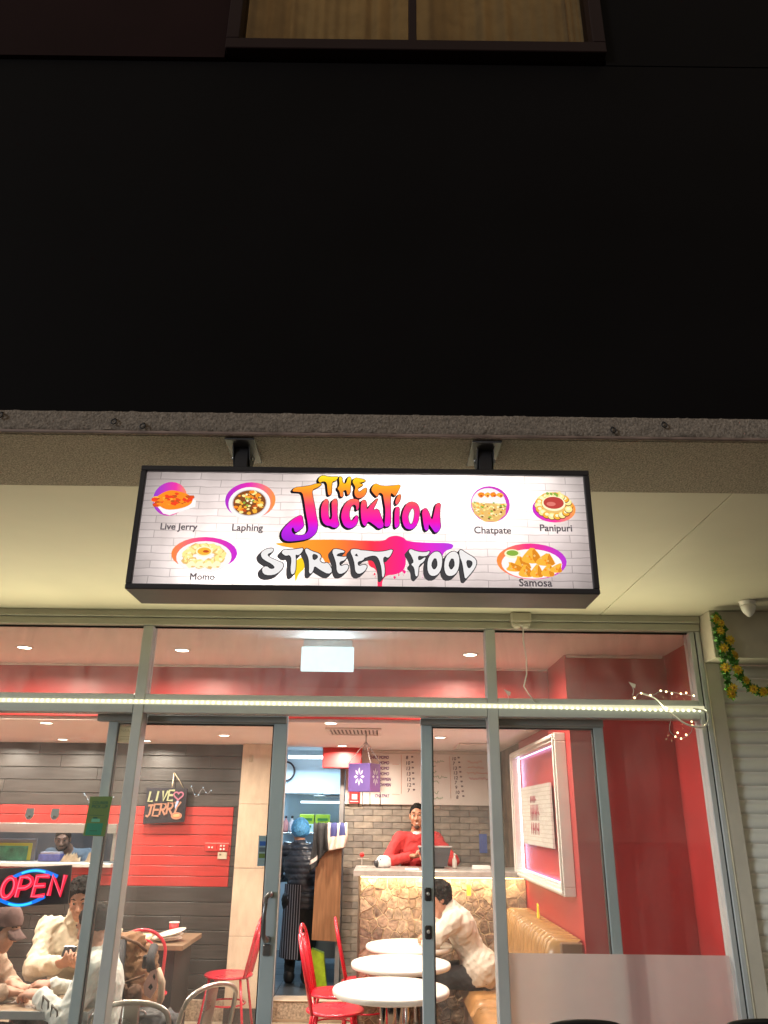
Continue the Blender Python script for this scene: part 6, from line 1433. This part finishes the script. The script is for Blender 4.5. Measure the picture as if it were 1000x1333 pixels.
def person(lab, base, J, skin_m, hair_m, hair, top_m, leg_m, shoe_m, face, up, top_g=.016, sleeve_cut=.03, top_wr=(.007, 75, 1), top_res=.009, hands=None, w=1.0, hem=None, ax=(0, 1, 0), tpick=None, tmats=None, rib=None, body_res=.0068, collar=True, lower=True, top_name='jacket', seed=1, top_extra=(), brow=True, thick=1.2):
    t = thing('person', lab, 'person', base)
    hp, P, R, fr = head_prims(J['head'], face, up)
    body = torso_prims(J['pel'], J['chest'], J['neck'], J['shL'], J['shR'], 0, w, ax, thick)
    body += [cap(J['neck'], np.array(J['head']) + fr[1] * -.05 - fr[0] * .012, .057, .053, .02)] + hp
    for sd in 'LR': body += arm_prims(J['sh' + sd], J['el' + sd], J['wr' + sd])
    for h_ in (hands or ()): body += hand_prims(*h_)
    if lower:
        for sd in 'LR': body += leg_prims(J['hp' + sd], J['kn' + sd], J['an' + sd], J['to' + sd]) + foot_prims(J['an' + sd], J['to' + sd])
    sdf_obj('body', body, skin_m, t, body_res)
    top = torso_prims(J['pel'], J['chest'], np.array(J['neck']) * .6 + np.array(J['chest']) * .4 if not collar else J['neck'], J['shL'], J['shR'], top_g, w, ax, thick)
    for sd in 'LR': top += arm_prims(J['sh' + sd], J['el' + sd], J['wr' + sd], top_g, sleeve_cut, 1.08)
    top += list(top_extra)
    sdf_obj(top_name, top, top_m, t, top_res, top_wr, hem, tpick, tmats, rib)
    if lower:
        tr_ = [cap(J['hpL'], J['hpR'], .115, k=.04)]
        for sd in 'LR': tr_ += leg_prims(J['hp' + sd], J['kn' + sd], J['an' + sd], J['to' + sd], .016, .02)
        sdf_obj('trousers', tr_, leg_m, t, .011, (.007, 70, 4))
        for sd in 'LR': sdf_obj('shoe', foot_prims(J['an' + sd], J['to' + sd], .010), shoe_m, t, .009)
    eyes_and_hair(t, P, R, fr, hair_m, hair, seed, brow)
    return t, P, R, fr
blackhair = M('black_hair', (.010, .008, .007), .75, 0, .5, 60, .8, 220, spec=.2); darkshoe = M('dark_shoe', (.02, .02, .022), .5); blk_cloth = M('black_trouser_cloth', (.016, .016, .018), .8, 0, .2, 20, .2, 80)
Z3 = np.array

# --- cashier in red behind the counter (stands on the raised floor)
J = dict(head=(.365, 8.17, 1.722), neck=(.365, 8.20, 1.565), chest=(.365, 8.20, 1.38), pel=(.365, 8.20, 1.06), shL=(.195, 8.19, 1.515), shR=(.545, 8.19, 1.515))
J['wrL'] = Z3((.285, 7.99, 1.365)); J['wrR'] = Z3((.47, 7.97, 1.415))
J['elL'] = ik(J['shL'], J['wrL'], .29, .25, (-1, .1, -.45)); J['elR'] = ik(J['shR'], J['wrR'], .29, .25, (1, .1, -.45))
for sd, x in (('L', .31), ('R', .50)): J['hp' + sd] = (x, 8.2, 1.0); J['kn' + sd] = (x, 8.18, .63); J['an' + sd] = (x, 8.22, .25); J['to' + sd] = (x, 8.08, .205)
redsw = M('red_sweater', (.50, .035, .035), .8, 0, .12, 16, .25, 120)
t, P, R, fr = person('smiling person in a red sweater standing behind the counter at the till', (.365, 8.2, .17), J, skin('warm', (.46, .22, .13)), blackhair, 'fade', redsw, blk_cloth, darkshoe, (-.10, -1, -.05), (0, 0, 1), .014, .0, (.006, 55, 2), hands=[(J['wrL'], (.75, -.35, .12), (0, -.25, -1), -1, .7), (J['wrR'], (-.8, -.25, .10), (0, -.25, -1), 1, .7)], collar=False, top_name='sweater', seed=3)
sdf_obj('undershirt', [cap((.365, 8.198, 1.505), (.365, 8.182, 1.545), .070, .062, .02)], M('white_cotton', (.72, .66, .62), .8), t, .008)
sdf_obj('beard', [cap(P(-.040, .044, -.078), P(0, .072, -.101), .016, .018, .02), cap(P(.040, .044, -.078), P(0, .072, -.101), .016, .018, .02), cap(P(-.020, .093, -.045), P(.020, .093, -.045), .0048, k=.006)], M('stubble_brown', (.07, .04, .028), .8), t, .005, (.002, 90, 1))
b = mb(M('teeth', (.75, .70, .62), .3)); b.tube([tuple(P(-.017, .087, -.060)), tuple(P(0, .0915, -.0635)), tuple(P(.017, .087, -.060))], [.003, .0055, .003], 6); b.build('teeth', t)

# --- person in the pale jacket on the bench, leaning on the far table
J = dict(head=(.478, 6.94, 1.105), neck=(.56, 6.97, 1.01), chest=(.655, 6.98, .90), pel=(.80, 6.98, .60), shL=(.585, 7.15, .955), shR=(.575, 6.80, .955))
J['wrR'] = Z3((.455, 6.88, .955)); J['wrL'] = Z3((.43, 7.06, .84)); J['elR'] = Z3((.40, 6.80, .80)); J['elL'] = ik(J['shL'], J['wrL'], .28, .25, (0, 1, -.4))
for sd, y in (('L', 7.10), ('R', 6.88)): J['hp' + sd] = (.80, y, .565); J['kn' + sd] = (.37, y, .555); J['an' + sd] = (.40, y, .10); J['to' + sd] = (.28, y, .045)
pale = M('pale_jacket', (.62, .55, .46), .7, 0, .08, 8, .2, 60)
t, P, R, fr = person('person in a pale jacket sitting on the bench, chin on hand, facing left', (.80, 6.98, .0), J, skin('tan', (.42, .20, .125)), blackhair, 'thick', pale, blk_cloth, darkshoe, (-1, -.22, -.16), (-.15, 0, 1), .026, .03, (.010, 44, 5), hands=[(J['wrR'], (.05, .35, 1), (-.3, .9, -.2), 1, 1.3), (J['wrL'], (-.6, -.5, -.1), (0, 0, -1), 1, .5)], ax=(1, 0, 0), seed=7, top_extra=[cap((.80, 6.90, .60), (.82, 7.06, .60), .155, k=.05), cap((.56, 6.97, 1.0), (.575, 6.97, 1.03), .085, .08, .03)], thick=1.15)

# --- cook in the doorway, seen from behind
J = dict(head=(-.862, 8.93, 1.55), neck=(-.845, 8.88, 1.42), chest=(-.815, 8.84, 1.24), pel=(-.80, 8.80, .93), shL=(-.985, 8.88, 1.375), shR=(-.665, 8.84, 1.375))
J['wrL'] = Z3((-.98, 9.16, 1.10)); J['wrR'] = Z3((-.74, 9.15, 1.08)); J['elL'] = ik(J['shL'], J['wrL'], .28, .25, (-.8, -.4, -1)); J['elR'] = ik(J['shR'], J['wrR'], .28, .25, (.6, -.5, -1))
for sd, x in (('L', -.89), ('R', -.72)): J['hp' + sd] = (x, 8.82, .90); J['kn' + sd] = (x, 8.86, .55); J['an' + sd] = (x + .0, 8.80, .25); J['to' + sd] = (x, 8.93, .205)
puff = M('navy_puffer', (.030, .036, .052), .38, 0, .25, 14, .1, 40)
t, P, R, fr = person('cook in a blue hair net and striped apron, seen from behind in the kitchen', (-.80, 8.82, .17), J, skin('warm', (.46, .22, .13)), blackhair, 'none', puff, M('black_skirt_cloth', (.012, .012, .013), .85), darkshoe, (-.25, 1, -.25), (0, .2, 1), .012, .02, (.004, 90, 2), hands=[(J['wrL'], (.2, 1, -.3), (0, -.2, -1), 1, .7), (J['wrR'], (-.2, 1, -.3), (0, -.2, -1), -1, .7)], seed=5, rib=(.055, .014))
sdf_obj('hair_net', [ell(P(0, -.02, .04), (.098, .118, .108), R, .02), ell(P(0, -.07, .0), (.08, .06, .06), R, .04)], M('blue_hair_net', (.10, .36, .68), .7, 0, .3, 40, .5, 90), t, .007, (.005, 60, 1), [(-unit(fr[1] * .8 - fr[0] * .55), -np.dot(P(0, .06, -.01), unit(fr[1] * .8 - fr[0] * .55)))])
sdf_obj('skirt', [cap((-.80, 8.83, .88), (-.80, 8.84, .52), .155, .165, .03, ((0, 1, 0), 1.15))], M('black_skirt_cloth', (.012, .012, .013), .85), t, .012, (.006, 24, 1))
def stripe_mat():
    m = bpy.data.materials.new('striped_apron'); m.use_nodes = True; nt = m.node_tree; N = nt.nodes; L = nt.links; b = N['Principled BSDF']; b.inputs['Roughness'].default_value = .8
    tc = N.new('ShaderNodeTexCoord'); sp = N.new('ShaderNodeSeparateXYZ'); L.new(tc.outputs['Object'], sp.inputs[0]); ma_ = N.new('ShaderNodeMath'); ma_.operation = 'MULTIPLY'; ma_.inputs[1].default_value = 1 / .026; L.new(sp.outputs['X'], ma_.inputs[0])
    f_ = N.new('ShaderNodeMath'); f_.operation = 'FRACT'; L.new(ma_.outputs[0], f_.inputs[0]); g_ = N.new('ShaderNodeMath'); g_.operation = 'GREATER_THAN'; g_.inputs[1].default_value = .78; L.new(f_.outputs[0], g_.inputs[0])
    mx = N.new('ShaderNodeMixRGB'); mx.inputs[1].default_value = (.022, .022, .035, 1); mx.inputs[2].default_value = (.38, .40, .48, 1); L.new(g_.outputs[0], mx.inputs[0]); L.new(mx.outputs[0], b.inputs['Base Color']); return m
V = []; n = 20
for i in range(9):
    z = 1.06 - i * .083
    for k in range(n + 1):
        a = pi * (.98 + .52 * k / n); r_ = .176 + .02 * i / 8; V.append((-.80 + r_ * 1.02 * cos(a) + .006 * sin(k * 1.3) * i / 8, 8.835 + r_ * .93 * sin(a), z))
mb(stripe_mat()).add(V, [(i * (n + 1) + k, i * (n + 1) + k + 1, (i + 1) * (n + 1) + k + 1, (i + 1) * (n + 1) + k) for i in range(8) for k in range(n)], True).build('apron', t)
mb(M('white_logo', (.7, .7, .7), .5)).box(-.735, -.70, 8.655, 8.659, 1.30, 1.312).build('logo', t)

# --- cook in the serving hatch
J = dict(head=(-3.335, 8.79, 1.455), neck=(-3.315, 8.88, 1.36), chest=(-3.30, 8.93, 1.18), pel=(-3.30, 8.95, .86), shL=(-3.50, 8.93, 1.30), shR=(-3.10, 8.93, 1.30))
J['wrL'] = Z3((-3.42, 8.62, 1.16)); J['wrR'] = Z3((-3.20, 8.62, 1.16)); J['elL'] = ik(J['shL'], J['wrL'], .29, .25, (-1, .2, -.6)); J['elR'] = ik(J['shR'], J['wrR'], .29, .25, (1, .2, -.6))
for sd, x in (('L', -3.4), ('R', -3.2)): J['hp' + sd] = (x, 8.95, .86); J['kn' + sd] = (x, 8.92, .55); J['an' + sd] = (x, 8.96, .25); J['to' + sd] = (x, 8.82, .205)
t, P, R, fr = person('cook in a grey blue shirt looking down inside the serving hatch', (-3.30, 8.95, .17), J, skin('light', (.50, .26, .17)), blackhair, 'short', M('grey_blue_shirt', (.24, .30, .36), .8, 0, .15, 12, .2, 60), blk_cloth, darkshoe, (.22, -1, -.28), (0, -.2, 1), .014, .08, (.006, 80, 6), hands=[(J['wrL'], (.4, -.8, -.3), (0, -.3, -1), -1, .7), (J['wrR'], (-.4, -.8, -.3), (0, -.3, -1), 1, .7)], collar=False, top_name='shirt', seed=4)
sdf_obj('beard', [cap(P(-.045, .045, -.075), P(0, .076, -.100), .016, .018, .02), cap(P(.045, .045, -.075), P(0, .076, -.100), .016, .018, .02), cap(P(-.02, .096, -.044), P(.02, .096, -.044), .005, k=.006)], blackhair, t, .006)

# --- capped person at the left edge, forearm on the window table
J = dict(head=(-2.175, 5.02, 1.09), neck=(-2.275, 5.04, .985), chest=(-2.36, 5.05, .84), pel=(-2.50, 5.05, .56), shL=(-2.32, 5.24, .93), shR=(-2.30, 4.86, .93))
J['wrR'] = Z3((-2.035, 4.885, .805)); J['wrL'] = Z3((-2.10, 5.10, .80)); J['elR'] = ik(J['shR'], J['wrR'], .24, .25, (-.1, -.7, -.8)); J['elL'] = ik(J['shL'], J['wrL'], .27, .25, (0, .8, -.6))
for sd, y in (('L', 5.15), ('R', 4.95)): J['hp' + sd] = (-2.50, y, .53); J['kn' + sd] = (-2.12, y, .53); J['an' + sd] = (-2.14, y, .09); J['to' + sd] = (-2.0, y, .04)
beige = M('beige_hoodie', (.42, .30, .22), .85, 0, .12, 14, .25, 90)
t, P, R, fr = person('person in a mauve cap and beige hoodie leaning over the window table from the left', (-2.5, 5.05, 0), J, skin('light', (.50, .26, .17)), blackhair, 'short', beige, blk_cloth, darkshoe, (1, -.05, -.30), (.22, 0, 1), .022, .03, (.010, 50, 8), hands=[(J['wrR'], (1, .12, -.10), (.1, -.15, -1), 1, .95), (J['wrL'], (1, -.3, -.15), (0, .1, -1), -1, .8)], ax=(1, 0, 0), seed=9, top_extra=[cap((-2.28, 5.04, .98), (-2.30, 5.04, 1.0), .085, .08, .03)], thick=1.15)
capm = M('mauve_cap', (.19, .115, .105), .85, 0, .12, 20, .2, 120)
nn = unit(fr[1] * .97 - fr[0] * .22)
sdf_obj('cap', [ell(P(0, -.012, .040), (.090, .110, .105), R, .02)], capm, t, .006, (.0015, 50, 2), [(-nn, -np.dot(P(0, .03, .030), nn))])
V = []; nk = 14
for th in (0, 1):
    for j in range(5):
        for k in range(nk + 1):
            a = pi * (k / nk); r_ = .078 * cos(a); fw = .072 + (.020 + .068 * sin(a) ** .8) * j / 4; V.append(tuple(P(r_ * (1 - .12 * j / 4), fw, .040 - .030 * j / 4 * (1.2) - .018 * (abs(cos(a))) * 1.2 - th * .004)))
m_ = nk + 1
mb(capm).add(V, [(j * m_ + k, j * m_ + k + 1, (j + 1) * m_ + k + 1, (j + 1) * m_ + k) for j in range(4) for k in range(nk)] + [(5 * m_ + j * m_ + k, 5 * m_ + (j + 1) * m_ + k, 5 * m_ + (j + 1) * m_ + k + 1, 5 * m_ + j * m_ + k + 1) for j in range(4) for k in range(nk)] + [(4 * m_ + k, 4 * m_ + k + 1, 9 * m_ + k + 1, 9 * m_ + k) for k in range(nk)], True).build('cap_brim', t)

# --- person in the cream hoodie across the table, with a phone
J = dict(head=(-1.965, 5.66, 1.185), neck=(-1.985, 5.72, 1.055), chest=(-2.0, 5.76, .88), pel=(-2.02, 5.84, .56), shL=(-2.185, 5.75, 1.0), shR=(-1.79, 5.75, 1.0))
J['wrL'] = Z3((-1.955, 5.40, .855)); J['wrR'] = Z3((-1.80, 5.40, .84)); J['elL'] = ik(J['shL'], J['wrL'], .29, .25, (-1, .1, -.9)); J['elR'] = ik(J['shR'], J['wrR'], .29, .25, (1, .1, -.9))
for sd, x in (('L', -2.14), ('R', -1.92)): J['hp' + sd] = (x, 5.84, .53); J['kn' + sd] = (x, 5.42, .53); J['an' + sd] = (x, 5.46, .09); J['to' + sd] = (x, 5.33, .04)
cream = M('cream_hoodie', (.66, .58, .44), .85, 0, .08, 12, .25, 80)
t, P, R, fr = person('person in a cream hoodie looking at a phone across the window table', (-2.02, 5.84, 0), J, skin('light', (.50, .26, .17)), blackhair, 'curly', cream, blk_cloth, darkshoe, (.15, -1, -.35), (0, -.3, 1), .026, .03, (.012, 50, 3), hands=[(J['wrL'], (.65, -.6, .25), (.3, .2, .9), -1, .9), (J['wrR'], (-.5, -.8, .3), (0, .4, .9), 1, .9)], seed=12, top_extra=[cap((-1.985, 5.72, 1.07), (-1.98, 5.70, 1.10), .088, .082, .03)])
tag(mb(M('phone_black', (.015, .015, .018), .25)).prism([(-1.925, 5.325, .905), (-1.845, 5.315, .905), (-1.845, 5.355, .985 - .03), (-1.925, 5.365, .955)], (0, .008, .004)).build('phone'), 'black phone held by the person in the cream hoodie', 'phone')

# --- person between the two uprights, seen from behind at three quarters
J = dict(head=(-1.655, 5.03, 1.105), neck=(-1.60, 4.99, .985), chest=(-1.555, 4.97, .84), pel=(-1.50, 4.95, .55), shL=(-1.605, 5.16, .925), shR=(-1.555, 4.80, .925))
J['wrR'] = Z3((-1.815, 4.80, .80)); J['wrL'] = Z3((-1.86, 5.08, .80)); J['elR'] = ik(J['shR'], J['wrR'], .25, .24, (.2, -.6, -.8)); J['elL'] = ik(J['shL'], J['wrL'], .27, .25, (0, .6, -.8))
for sd, y in (('L', 5.06), ('R', 4.84)): J['hp' + sd] = (-1.46, y, .53); J['kn' + sd] = (-1.80, y, .55); J['an' + sd] = (-1.78, y, .09); J['to' + sd] = (-1.92, y, .04)
white_j = M('white_jersey', (.62, .64, .60), .8, 0, .07, 12, .2, 80)
t, P, R, fr = person('person in a white printed jersey at the right end of the window table', (-1.5, 4.95, 0), J, skin('tan', (.42, .20, .125)), blackhair, 'fade', white_j, blk_cloth, darkshoe, (-.95, .30, -.38), (-.25, .05, 1), .022, .02, (.010, 50, 9), hands=[(J['wrR'], (-1, .25, .15), (0, .3, -1), -1, .75), (J['wrL'], (-1, -.1, .1), (0, .3, -1), 1, .8)], ax=(1, 0, 0), seed=15, thick=1.15)
pr_m = M('jersey_print', (.10, .085, .07), .7)
e0, e1 = J['elR'], J['wrR']; b = mb(pr_m); dv = unit(e1 - e0)
for q in (.25, .62):
    c = e0 + (e1 - e0) * q + Z3((0, -.064 + .012 * q, .012)); a1 = dv * .026; a2 = Z3((0, -.004, .030))
    b.tube([tuple(c - a1 - a2), tuple(c + a1 - a2 * .8), tuple(c + a1 + a2), tuple(c - a1 + a2 * .9)], .006, 5, closed=True)
b.build('sleeve_print', t)
